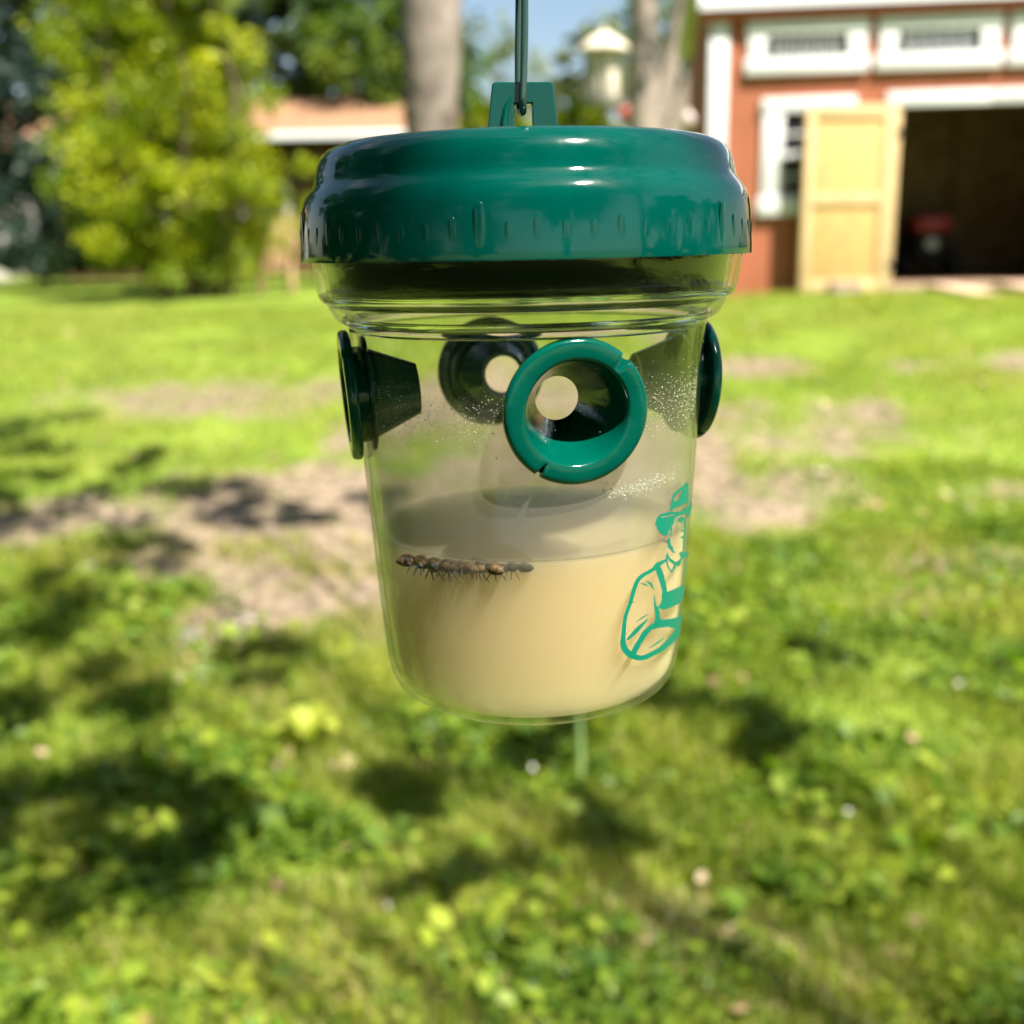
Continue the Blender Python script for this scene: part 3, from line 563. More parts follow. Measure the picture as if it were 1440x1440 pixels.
# dark conifers and mixed trees behind
def conifer(x, y, h, r0, lab, mt, n=150):
    cl = []
    for _ in range(n):
        t = rng.uniform(0, 1) ** 1.2; a = rng.uniform(0, 6.283); q = r0 * (1 - t) ** 0.8 * rng.uniform(0.3, 1.05) + 0.1; cl.append((q * math.cos(a), q * math.sin(a), 0.4 + (h - 0.4) * t, rng.uniform(0.2, 0.42)))
    tree('conifer_tree', (x, y, 0.9), lab, 'tree', [(0, 0, -0.1, 0.2), (0, 0, h * 0.5, 0.12), (0, 0, h, 0.02)], [], M['stem'], mt, cl, 70, 0.085, 1.1, 0.0, 0.8, 'trees behind the lawn')
conifer(-8.7, 17.5, 8.0, 1.9, 'dark blue green conifer at the far left of the lawn', M['leaf_blue'])
conifer(-6.2, 18.5, 9.0, 2.0, 'dark green conifer rising straight behind the yellow green shrub', M['leaf_dark'], 190)
conifer(-11.8, 22.0, 8.5, 2.2, 'dark conifer beside the pale house at the left edge', M['leaf_blue'])
def broad(x, y, h, r, lab, mt, per=55, n=110, size=0.11, z0=None, lo=0.05, hi=0.9, cat='tree', name='leafy_tree'):
    z0 = h * 0.3 if z0 is None else z0
    tree(name, (x, y, 0.88), lab, cat, wobble([(0, 0, -0.1, 0.05 * h * 0.5 + 0.05), (0, 0, h * 0.4, 0.02 * h + 0.03), (0.1, 0, h * 0.85, 0.02)], 0.05),
         [[(0, 0, z0, 0.08), (r * 0.5 * math.cos(a), r * 0.5 * math.sin(a), z0 + (h - z0) * 0.5, 0.04), (r * 0.8 * math.cos(a), r * 0.8 * math.sin(a), z0 + (h - z0) * 0.75, 0.015)] for a in (0.5, 2.4, 4.2)],
         M['stem'], mt, blob_clumps(n, r, r, z0, h, r * 0.2, lambda t: 0.45 + 0.6 * math.sin(min(3.0, 0.3 + t * 2.8)), 0.3), per, size, 1.0, lo, hi, 'trees behind the lawn')
broad(-9.5, 30, 11.5, 4.2, 'tall dark green tree behind the conifers on the left', M['leaf_dark'], 70, 150, 0.16)
broad(-4.5, 31, 11.0, 4.0, 'tall green tree standing behind the brown roofed house', M['leaf_dark'], 70, 160, 0.16)
broad(-3.0, 28.0, 6.6, 2.6, 'mid green tree above the house roof, left of the thick trunk', M['leaf_mid'], 60, 110, 0.13, 2.6)
broad(-14, 33, 10, 4.5, 'dark green tree at the far left behind the pale house', M['leaf_dark'], 60, 130, 0.17)
broad(0.1, 20.0, 3.0, 1.3, 'bright yellow green bush between the thick trunk and the hanger tab', M['leaf_bush'], 60, 80, 0.08, 0.3, 0.3, 1.0, 'bush', 'low_bush')
broad(1.2, 19.0, 2.9, 1.1, 'olive green bush below the bird feeder', M['leaf_bush'], 60, 80, 0.08, 0.3, 0.1, 0.8, 'bush', 'low_bush')
broad(2.2, 24, 5.0, 1.7, 'thin grey green tree seen behind the bird feeder', M['leaf_pale'], 45, 80, 0.11, 0.8)
broad(4.0, 27, 6.2, 2.0, 'green tree seen between the forked trunk and the shed', M['leaf_mid'], 50, 90, 0.12, 0.8)
broad(-0.3, 36, 7.4, 2.6, 'pale airy tree against the cloud right of the thick trunk', M['leaf_pale'], 26, 80, 0.13, 2.0)
broad(9.5, 34, 9.0, 4.0, 'large green tree hidden mostly behind the shed roof', M['leaf_mid'], 50, 110, 0.16)
broad(-20, 30, 11, 5.0, 'broad dark tree off the left side of the lawn', M['leaf_dark'], 60, 120, 0.18)
# far wood closing the horizon
fw = []
for _ in range(150): fw.append((rng.uniform(-75, 75), rng.uniform(58, 70), 0.9 + rng.uniform(0, 1) * rng.uniform(1.0, 4.2), rng.uniform(1.2, 2.6)))
tag(crown('far_wood', None, M['leaf_dark'], fw, 120, 0.35, 1.0, 0.3, 1.0, 'stuff'), 'dark far off wood closing the view behind the gardens', 'wood')

# the tree beside the photographer: its branches dapple the near lawn
tx, ty = 4.4, -2.6
SPOTS = [(-1.2, 2.50, .22), (-1.4, 2.38, .18), (-0.92, 2.12, .16), (-0.80, 2.30, .16), (-1.0, 2.45, .17), (-0.42, 2.50, .13), (-0.30, 2.52, .10), (0.20, 2.36, .09), (0.15, 2.24, .06), (-0.10, 2.14, .06), (-0.22, 2.07, .05),
         (0.58, 2.90, .16), (0.92, 3.22, .14), (0.70, 2.72, .12), (-1.2, 3.10, .16), (-0.85, 3.25, .12), (-1.75, 3.4, .22), (-1.8, 3.7, .2), (-1.6, 2.95, .2), (-1.35, 4.72, .22), (-2.0, 4.7, .25), (-1.7, 4.45, .2), (-2.9, 5.9, .3), (-2.7, 5.5, .25), (-1.9, 5.2, .16), (-1.6, 2.05, .2), (0.40, 3.10, .10), (-0.45, 4.35, .12), (-0.9, 4.5, .14), (0.05, 2.75, .12), (-1.5, 4.9, .2), (-1.1, 4.55, .16), (-2.3, 4.4, .22), (-1.55, 4.15, .16), (-0.6, 4.75, .12), (-2.5, 4.9, .2), (-1.15, 2.25, .2), (-1.55, 2.6, .2)]
br = empty('overhanging_tree', (tx, ty, 0), 0, 'leafy tree beside the viewpoint whose branches overhang and shade the lawn', 'tree')
MB().tube([(0, 0, -0.1, ), (0.02, 0, 0.6), (-0.1, 0.05, 2.2), (-0.25, 0.1, 3.6), (-0.5, 0.2, 5.2), (-0.7, 0.3, 7.0)], [0.24, 0.17, 0.14, 0.12, 0.08, 0.03], 14).build('trunk', M['bark'], br)
MB().tube([(-0.1, 0.05, 1.75), (-1.6, 1.05, 1.95), (-3.2, 2.1, 2.02), (-4.395, 2.875, 2.03), (-4.9, 3.2, 2.1)], [0.05, 0.03, 0.02, 0.012, 0.006], 10).build('limb', M['bark'], br)
cl = []; limbs = []
for i, (sx, sy, r) in enumerate(SPOTS):
    h = 3.6 + (i * 0.618 % 1) * 1.6; g = float(gz(sx, sy)); k = (h - g) / SUN.z
    c = Vector((sx, sy, g)) + SUN * k - Vector((tx, ty, 0)); limbs.append(c)
    for _ in range(4):
        j = rng.normal(size=3) * r * 0.62; cl.append((c.x + j[0], c.y + j[1], c.z + j[2], r * rng.uniform(0.4, 0.8)))
for c in limbs:
    st = Vector((-0.3, 0.12, min(c.z - 0.4, 4.2))); mid = st.lerp(c, 0.5) + Vector((0, 0, 0.15))
    MB().tube([st, mid, c], [0.022, 0.012, 0.004], 6).build('limb', M['stem'], br)
for _ in range(60): cl.append((rng.uniform(-0.6, 2.2), rng.uniform(-1.8, 1.2), rng.uniform(4.6, 7.4), rng.uniform(0.25, 0.45)))
crown('crown', br, M['leaf_mid'], cl, 70, 0.034, 1.0)
# added leaf spray, out of view, placed to shade the lid's left side
E1 = Vector((math.cos(SUN_AZ), math.sin(SUN_AZ), 0)); E2 = SUN.cross(E1)
if E2.z < 0: E2 = -E2
sc_ = [Vector((0.005, 0.275, 1.46)) + SUN * 2.3 + E2 * b_ + E1 * a_ - Vector((tx, ty, 0)) for a_, b_ in ((-0.087, -0.012), (-0.088, 0.03), (-0.088, 0.075), (-0.09, 0.12), (-0.145, 0.0), (-0.15, 0.05), (-0.15, 0.10))]
crown('lid_shade_leaves', br, M['leaf_mid'], [(c.x, c.y, c.z, 0.044) for c in sc_], 120, 0.016, 1.0)
MB().tube([(-0.2, 0.1, 3.0), sc_[6] + Vector((0.5, -0.1, 0.15)), sc_[6], sc_[5], sc_[4]], [0.03, 0.014, 0.006, 0.005, 0.003], 8).build('limb', M['stem'], br)

broad(2.6, -7.4, 8.8, 3.9, 'added unseen broad tree behind the viewpoint, shading the ground there', M['leaf_dark'], 130, 200, 0.14, 2.4)  # added out of view; its shade darkens the ground mirrored in the jar neck
broad(2.9, -0.5, 1.55, 0.9, 'added unseen low dense dark bush right beside the viewpoint', M['leaf_dark'], 110, 70, 0.05, 0.05, 0, 0.5, 'bush', 'low_bush')  # added out of view to keep bright lawn out of the neck reflections
broad(4.3, 1.0, 1.5, 0.8, 'added unseen low dense dark bush off the right side of the near lawn', M['leaf_dark'], 110, 60, 0.05, 0.05, 0, 0.5, 'bush', 'low_bush')  # second added bush, also blocks lawn reflections from the right
broad(-5.0, 0.4, 3.2, 1.5, 'added unseen dense dark bush at the left side of the viewpoint', M['leaf_dark'], 110, 90, 0.07, 0.1, 0, 0.6, 'bush', 'low_bush')  # added out of view so the lid's left side mirrors something dark
broad(-4.8, -2.6, 3.6, 1.6, 'added unseen dense dark bush left behind the viewpoint', M['leaf_dark'], 110, 90, 0.07, 0.1, 0, 0.6, 'bush', 'low_bush')  # another added bush darkening the left reflections
broad(-3.2, -2.4, 8.0, 3.2, 'added unseen spreading dark tree close behind the left of the viewpoint', M['leaf_dark'], 130, 190, 0.11, 2.0)  # added canopy out of view, blocks sky light and reflections on the lid's left
# added trees out of view, to darken the lid's left reflections and ambient light
broad(-6.5, -3.5, 8.5, 3.2, 'added unseen dense dark tree left of and behind the viewpoint', M['leaf_dark'], 110, 150, 0.13, 0.6)
broad(-4.0, -9.0, 9.5, 3.6, 'added unseen dense dark tree straight behind the viewpoint', M['leaf_dark'], 110, 150, 0.14, 0.6)
broad(-9.5, 3.5, 8.5, 3.2, 'added unseen dense dark tree at the left side of the near lawn', M['leaf_dark'], 110, 150, 0.13, 0.6)
# ------------------------------------------------------------------ stones and a broad-leaved weed on the lawn
def stone(x, y, s, mt, lab, k):
    bm = bmesh.new(); bmesh.ops.create_icosphere(bm, subdivisions=3, radius=1); rs = random.Random(k)
    dirs = [(Vector((rs.uniform(-1, 1), rs.uniform(-1, 1), rs.uniform(-1, 1))).normalized(), rs.uniform(0.55, 0.9)) for _ in range(14)]
    for q in bm.verts:
        for d, c in dirs:
            e = q.co.dot(d)
            if e > c: q.co -= d * (e - c) * 0.9
        q.co = Vector((q.co.x * s[0], q.co.y * s[1], q.co.z * s[2]))
    me = bpy.data.meshes.new('stone'); bm.to_mesh(me); bm.free(); me.shade_smooth(); me.set_sharp_from_angle(angle=rad(30)); me.materials.append(mt)
    o = link(bpy.data.objects.new('stone', me)); o.location = (x, y, float(gz(x, y)) + s[2] * 0.35); o.rotation_euler = (0, 0, rs.uniform(0, 3)); tag(o, lab, 'stone', 'stones on the bare soil')
stone(-0.98, 3.52, (0.075, 0.05, 0.03), M['stone'], 'larger flat pale stone on the bare soil left of the jar', 1)
stone(-1.14, 3.40, (0.06, 0.045, 0.028), M['stone2'], 'grey stone just in front of the larger pale stone', 2)
stone(-1.09, 3.12, (0.038, 0.03, 0.02), M['stone'], 'small pale stone in the grass nearest the camera on the left', 3)
stone(-1.72, 4.02, (0.06, 0.04, 0.025), M['stone2'], 'dark grey stone by the left end of the bare soil', 4)
stone(1.5, 4.92, (0.07, 0.05, 0.02), M['stone'], 'pale flat stone in the patchy grass right of the jar', 5)
stone(-0.73, 4.72, (0.05, 0.04, 0.02), M['stone'], 'small whitish stone on the bare soil beside the jar', 6)
wd = empty('broadleaf_weed', (-0.60, 2.72, float(gz(-0.60, 2.72))), 0, 'bright yellow green broad leaved weed in the grass left below the jar', 'weed')
for k in range(7):
    a = k * 0.9 + 0.3; L = random.uniform(0.07, 0.12); V = []
    for t, wv in ((0, 0.006), (0.35, 0.02), (0.7, 0.024), (1.0, 0.002)):
        p = Vector((math.cos(a) * L * t, math.sin(a) * L * t, 0.02 + 0.09 * math.sin(t * 2.2))); s_ = Vector((-math.sin(a), math.cos(a), 0)) * wv; V += [p - s_, p + s_ + Vector((0, 0, 0.004))]
    lf = mesh_obj('leaf', V, [(0, 1, 3, 2), (2, 3, 5, 4), (4, 5, 7, 6)], M['clover'], wd); at2 = lf.data.attributes.new('v', 'FLOAT', 'POINT'); at2.data.foreach_set('value', np.full(8, 0.95, np.float32))
sk = empty('plant_stake', (0.165, 2.52, float(gz(0.165, 2.52))), 0, 'thin pale green plant stake standing in the grass below the jar', 'stake')
MB().tube([(0, 0, -0.03), (0.004, 0.0, 0.1), (-0.006, 0, 0.36)], [0.009, 0.009, 0.008], 8).build('rod', M['stake'], sk)
mesh_obj('cap', *lathe([(0, 0.385), (0.009, 0.38), (0.011, 0.365), (0.010, 0.355), (0, 0.355)], 12), M['stake'], sk).location = (-0.006, 0, 0)

# ------------------------------------------------------------------ the hanging wasp trap (millimetres, z measured from camera height)
AX, AY = 0.00504, 0.27495
BASE = -120.0
trap = empty('wasp_trap', (AX, AY, CAM_Z + BASE / 1000), 0, 'clear hanging insect trap jar with green screw lid and four green entry funnels', 'insect trap')
def mm(pr): return [(r / 1000, (z - BASE) / 1000) for r, z in pr]
def mv(x, y, z): return (x / 1000, y / 1000, (z - BASE) / 1000)
lid = mesh_obj('lid', *lathe(mm([(57.1, -2.6), (57.15, -2.2), (57.1, -0.5), (56.9, 3), (56.6, 7), (56.3, 9.6), (55.9, 11.2), (55.2, 12.7), (54.2, 14.0), (53.3, 15.0), (52.8, 16.0), (52.5, 17.4), (52.1, 19.2), (51.4, 21.0), (50.3, 22.6), (48.8, 23.7), (46.8, 24.4), (44, 24.7), (30, 25.0), (0, 25.1),
     (0, 23.2), (45, 22.6), (49.5, 20.5), (51.0, 15), (54.4, 10), (55.5, -2.4), (55.9, -2.6)]), 180), M['lid'], trap, True, 55)
fix_normals(lid)
me = bpy.data.meshes.new('inner_skirt'); 
sk_o = mesh_obj('inner_skirt', *lathe(mm([(51.6, 3), (51.3, -3), (50.4, -10.4), (49.9, -10.9), (48.6, -10.9), (48.6, 3)]), 120, True), M['skirt'], lid, True, 45); fix_normals(sk_o)
# moulded grip ribs
rv = []
ribm = MB()
bm = bmesh.new(); bmesh.ops.create_uvsphere(bm, u_segments=8, v_segments=8, radius=1)
for q in bm.verts: q.co = Vector((q.co.x * 0.00042, q.co.y * 0.00040, (q.co.z * 0.0 + math.copysign(abs(q.co.z) ** 0.4, q.co.z) * 0.0042)))
rib_me = bpy.data.meshes.new('grip_rib'); bm.to_mesh(rib_me); bm.free(); rib_me.shade_smooth(); rib_me.materials.append(M['lid'])
for k in range(60):
    a = rad(6 * k + 1.5); big = k % 10 == 8
    o = link(bpy.data.objects.new('grip_rib', rib_me), lid); r_ = 0.0569
    o.location = (r_ * math.sin(a), -r_ * math.cos(a), (2.2 + (1.6 if big else 0) - BASE) / 1000); o.rotation_euler = (0, 0, a); o.scale = (3.0, 0.5, 1.3) if big else (1.9, 0.26, 0.75 + 0.25 * (k % 3 == 0))
# hanger tab: slotted upright plate
def arc(cx, cz, r, a0, a1, n=5): return [(cx + r * math.cos(rad(a0 + (a1 - a0) * i / n)), cz + r * math.sin(rad(a0 + (a1 - a0) * i / n))) for i in range(n + 1)]
out = [(-9.5, 24.4)] + arc(-6.7, 38.6, 1.0, 180, 90) + arc(6.6, 38.4, 1.0, 90, 0) + [(9.2, 24.4), (2.2, 24.4), (2.2, 34.4), (-2.2, 34.4), (-2.2, 24.4)]
bm = bmesh.new(); fv = [bm.verts.new(Vector(mv(x, -2.0, z))) for x, z in out]; fc = bm.faces.new(fv)
ex = bmesh.ops.extrude_face_region(bm, geom=[fc]); bmesh.ops.translate(bm, verts=[g for g in ex['geom'] if isinstance(g, bmesh.types.BMVert)], vec=(0, 0.004, 0))
bmesh.ops.recalc_face_normals(bm, faces=bm.faces); bmesh.ops.bevel(bm, geom=[e for e in bm.edges if e.calc_face_angle(0) > 0.9], offset=0.0004, segments=2, affect='EDGES', profile=0.5)
bmesh.ops.triangulate(bm, faces=[f_ for f_ in bm.faces if len(f_.verts) > 4])
tme = bpy.data.meshes.new('hanger_tab'); bm.to_mesh(tme); bm.free(); [setattr(q, 'use_smooth', False) for q in tme.polygons]; tme.materials.append(M['lid'])
tab = link(bpy.data.objects.new('hanger_tab', tme), lid)
MB().tube([mv(-5.0, -2.0, 24.6), mv(-4.8, -2.0, 30), mv(-4.2, -2.0, 33.5), mv(-3.0, -2.0, 36.0)], [0.0011, 0.0010, 0.0008, 0.0003], 10).build('tab_ridge', M['lid'], tab)
# jar
jar_prof = [(54.6, 1.5), (55.0, -2.0), (54.9, -3.2), (53.5, -10.8), (52.9, -11.9), (51.7, -13.0), (50.6, -15.0), (49.6, -16.8), (48.4, -17.7), (47.0, -18.1), (46.5, -18.9), (45.6, -34), (44.5, -53.8), (43.45, -72.5), (42.4, -91), (41.0, -107), (40.65, -110.5), (40.05, -113.2), (38.9, -115.4), (37.0, -116.7), (34.4, -117.2), (31.8, -117.1), (30.5, -116.6), (20, -116.0), (0, -115.8),
            (0, -114.9), (31.0, -115.7), (35.2, -115.7), (37.9, -114.4), (39.2, -112.0), (39.95, -108.8), (41.4, -91), (42.45, -72.5), (43.4, -53.8), (44.1, -34), (44.5, -19.5), (45.2, -17.0), (46.8, -16.0), (48.2, -14.6), (49.4, -12.4), (50.6, -11.2), (51.4, -10.2), (52.9, -2.5), (52.7, 1.5)]
jv, jf = lathe(mm(jar_prof), 160, True)
jar = mesh_obj('jar', jv, jf, M['jar'], trap, True, 60); fix_normals(jar)
def jar_r(z): return float(np.interp(-z, [-1.5, 18.9, 34, 53.8, 72.5, 91, 107], [54.6, 46.5, 45.6, 44.5, 43.45, 42.4, 41.0]))
PORTS = [(12.0, -36.0), (-78.0, -36.0), (102.0, -36.0), (193.0, -37.0)]
TILT = rad(3.2)
def port_matrix(az, z):
    a = rad(az); n = Vector((math.sin(a) * math.cos(TILT), -math.cos(a) * math.cos(TILT), -math.sin(TILT))); up = Vector((0, 0, 1)); sx = up.cross(n).normalized(); up2 = n.cross(sx)
    mt = Matrix((sx, up2, n)).transposed().to_4x4(); r = jar_r(z); mt.translation = Vector(mv(r * math.sin(a), -r * math.cos(a), z)); return mt
cut = []
for az, z in PORTS:
    cv, cf = lathe([(0, -0.012), (0.0124, -0.012), (0.0124, 0.012), (0, 0.012)], 48); c = mesh_obj('cutter', cv, cf, None, trap, False); c.matrix_local = port_matrix(az, z); fix_normals(c); cut.append(c)
    md = jar.modifiers.new('hole', 'BOOLEAN'); md.operation = 'DIFFERENCE'; md.object = c; md.solver = 'EXACT'
bpy.context.view_layer.update()
dg = bpy.context.evaluated_depsgraph_get(); nm = bpy.data.meshes.new_from_object(jar.evaluated_get(dg)); jar.modifiers.clear(); jar.data = nm
if not nm.materials: nm.materials.append(M['jar'])
nm.shade_smooth(); nm.set_sharp_from_angle(angle=rad(50))
for c in cut: bpy.data.objects.remove(c, do_unlink=True)
wet = bpy.data.materials.new('wetted_plastic'); wet.use_nodes = True; wt = wet.node_tree; wt.nodes.clear()
wa = wt.nodes.new('ShaderNodeBsdfTransparent'); wa.inputs[0].default_value = (0.985, 0.985, 0.97, 1); wb = wt.nodes.new('ShaderNodeOutputMaterial'); wt.links.new(wa.outputs[0], wb.inputs[0])
nm.materials.append(wet)
for q in nm.polygons:       # wall in contact with the liquid: no air gap, so no mirror
    c_, n_ = q.center, q.normal
    if c_.z < 0.0475 and (n_.x * c_.x + n_.y * c_.y < 0 or n_.z > 0.3): q.material_index = 1
# thick moulded bead under the neck
bead = mesh_obj('moulded_bead', *lathe(mm([(48.0, -17.85), (46.7, -18.3), (46.55, -19.6), (45.6, -20.0), (44.65, -19.4), (44.9, -17.6), (46.6, -16.3), (47.8, -16.6)]), 160, True), M['thick'], jar, True, 60); fix_normals(bead)
bead.scale = (1.0004, 1.0004, 1)
bead2 = mesh_obj('moulded_bead', *lathe(mm([(53.62, -10.6), (53.2, -11.75), (52.0, -13.0), (50.9, -13.6), (49.9, -12.9), (50.3, -11.6), (51.2, -10.7), (52.4, -10.3)]), 160, True), M['thick'], jar, True, 60); fix_normals(bead2)
# funnels
fp = [(16.0, 0.3), (16.5, 0.6), (16.7, 1.1), (16.65, 2.1), (16.35, 2.7), (15.8, 3.0), (15.0, 3.1), (12.7, 3.1), (12.2, 2.95), (11.85, 2.5), (11.3, 0.8), (10.8, -0.8), (5.3, -15.3), (5.4, -15.8), (6.6, -15.9), (11.7, -3.7), (14.4, -3.7), (14.8, -3.3), (14.8, -2.7), (14.4, -2.45), (12.2, -2.3), (12.2, 0.3)]
fv_, ff_ = lathe([(r / 1000, t / 1000) for r, t in fp], 120, True)
V2 = []
for x, y, z in fv_:
    a = math.degrees(math.atan2(y, x)); r = math.hypot(x, y)
    if z > 0.0004 and r > 0.0133 and any(abs((a - q + 180) % 360 - 180) < 2.2 for q in (47, 237)): k = 0.0133 / r; x, y = x * k, y * k; z = min(z, 0.0026)
    V2.append((x, y, z))
fun0 = mesh_obj('entry_funnel', V2, ff_, M['funnel'], trap, True, 50); fix_normals(fun0)
for i, (az, z) in enumerate(PORTS):
    o = fun0 if i == 0 else link(fun0.copy(), trap)
    o.matrix_local = port_matrix(az, z)
# printed emblem of a farmer, a thin film on the jar's outer face
EMBLEM_FILLS = [([(50.4,-64.02),(50.9,-62.31),(52.0,-59.94),(53.8,-59.58),(62.8,-58.54),(64.9,-59.43),(67.8,-64.8),(60.9,-64.01),(54.1,-63.91)],[[(52.6,-61.7),(53.5,-60.6),(58.9,-59.87),(57.7,-60.93),(55.3,-62.14),(53.3,-62.06)]]),([(42.7,-65.98),(43.3,-64.83),(44.9,-64.03),(49.7,-64.18),(58.8,-65.63),(68.1,-65.49),(75.8,-65.92),(77.4,-67.81),(72.8,-68.81),(66.5,-68.78),(65.0,-67.32),(59.1,-66.59),(54.6,-66.34),(53.5,-68.12),(52.1,-68.24),(50.7,-68.18),(50.0,-69.32),(49.8,-70.44),(47.2,-69.74),(44.3,-68.01)],[[(45.4,-64.7),(53.9,-65.35),(53.6,-65.56),(46.0,-65.15)]]),([(50.2,-70.07),(50.7,-68.18),(52.1,-68.16),(53.2,-69.15),(52.5,-70.66),(51.7,-70.53),(52.0,-69.13),(51.3,-68.89),(50.8,-70.18)],[]),([(63.3,-68.1),(65.5,-68.51),(65.8,-72.3),(65.6,-77.51),(63.8,-77.12),(63.6,-71.86)],[]),([(56.7,-67.43),(58.9,-67.0),(62.3,-67.73),(61.6,-68.7),(59.2,-68.74)],[]),([(60.0,-71.04),(61.8,-70.76),(63.1,-71.4),(62.8,-71.79)],[]),([(60.6,-72.54),(63.3,-72.92),(63.3,-73.58),(61.2,-73.25)],[]),([(50.3,-70.99),(51.7,-71.24),(52.6,-73.23),(54.3,-74.18),(55.0,-75.26),(56.9,-76.08),(54.4,-75.74),(52.2,-74.25),(50.8,-73.63)],[]),([(49.7,-76.71),(49.9,-75.46),(50.5,-74.84),(52.6,-76.71),(57.2,-78.74),(59.7,-78.97),(62.1,-78.64),(59.8,-76.86),(61.8,-76.87),(77.4,-80.4),(75.1,-81.21),(64.5,-79.16),(61.8,-80.46),(60.2,-80.68),(58.7,-79.88),(54.5,-81.23),(51.1,-78.7)],[[(50.9,-76.31),(52.3,-77.46),(56.2,-79.29),(54.3,-80.46),(51.7,-78.37)]]),([(51.9,-85.65),(59.0,-86.36),(68.9,-87.25),(72.5,-89.85),(70.3,-92.07),(65.3,-91.8),(55.3,-90.75),(50.3,-90.2),(46.7,-88.87),(48.6,-87.77),(49.6,-85.73)],[]),([(48.1,-92.09),(51.0,-93.02),(57.8,-94.42),(77.5,-97.71),(74.0,-99.79),(73.6,-101.71),(61.3,-98.04),(54.9,-95.97),(48.8,-94.81),(45.0,-94.48),(43.7,-93.9),(45.7,-92.42)],[])]
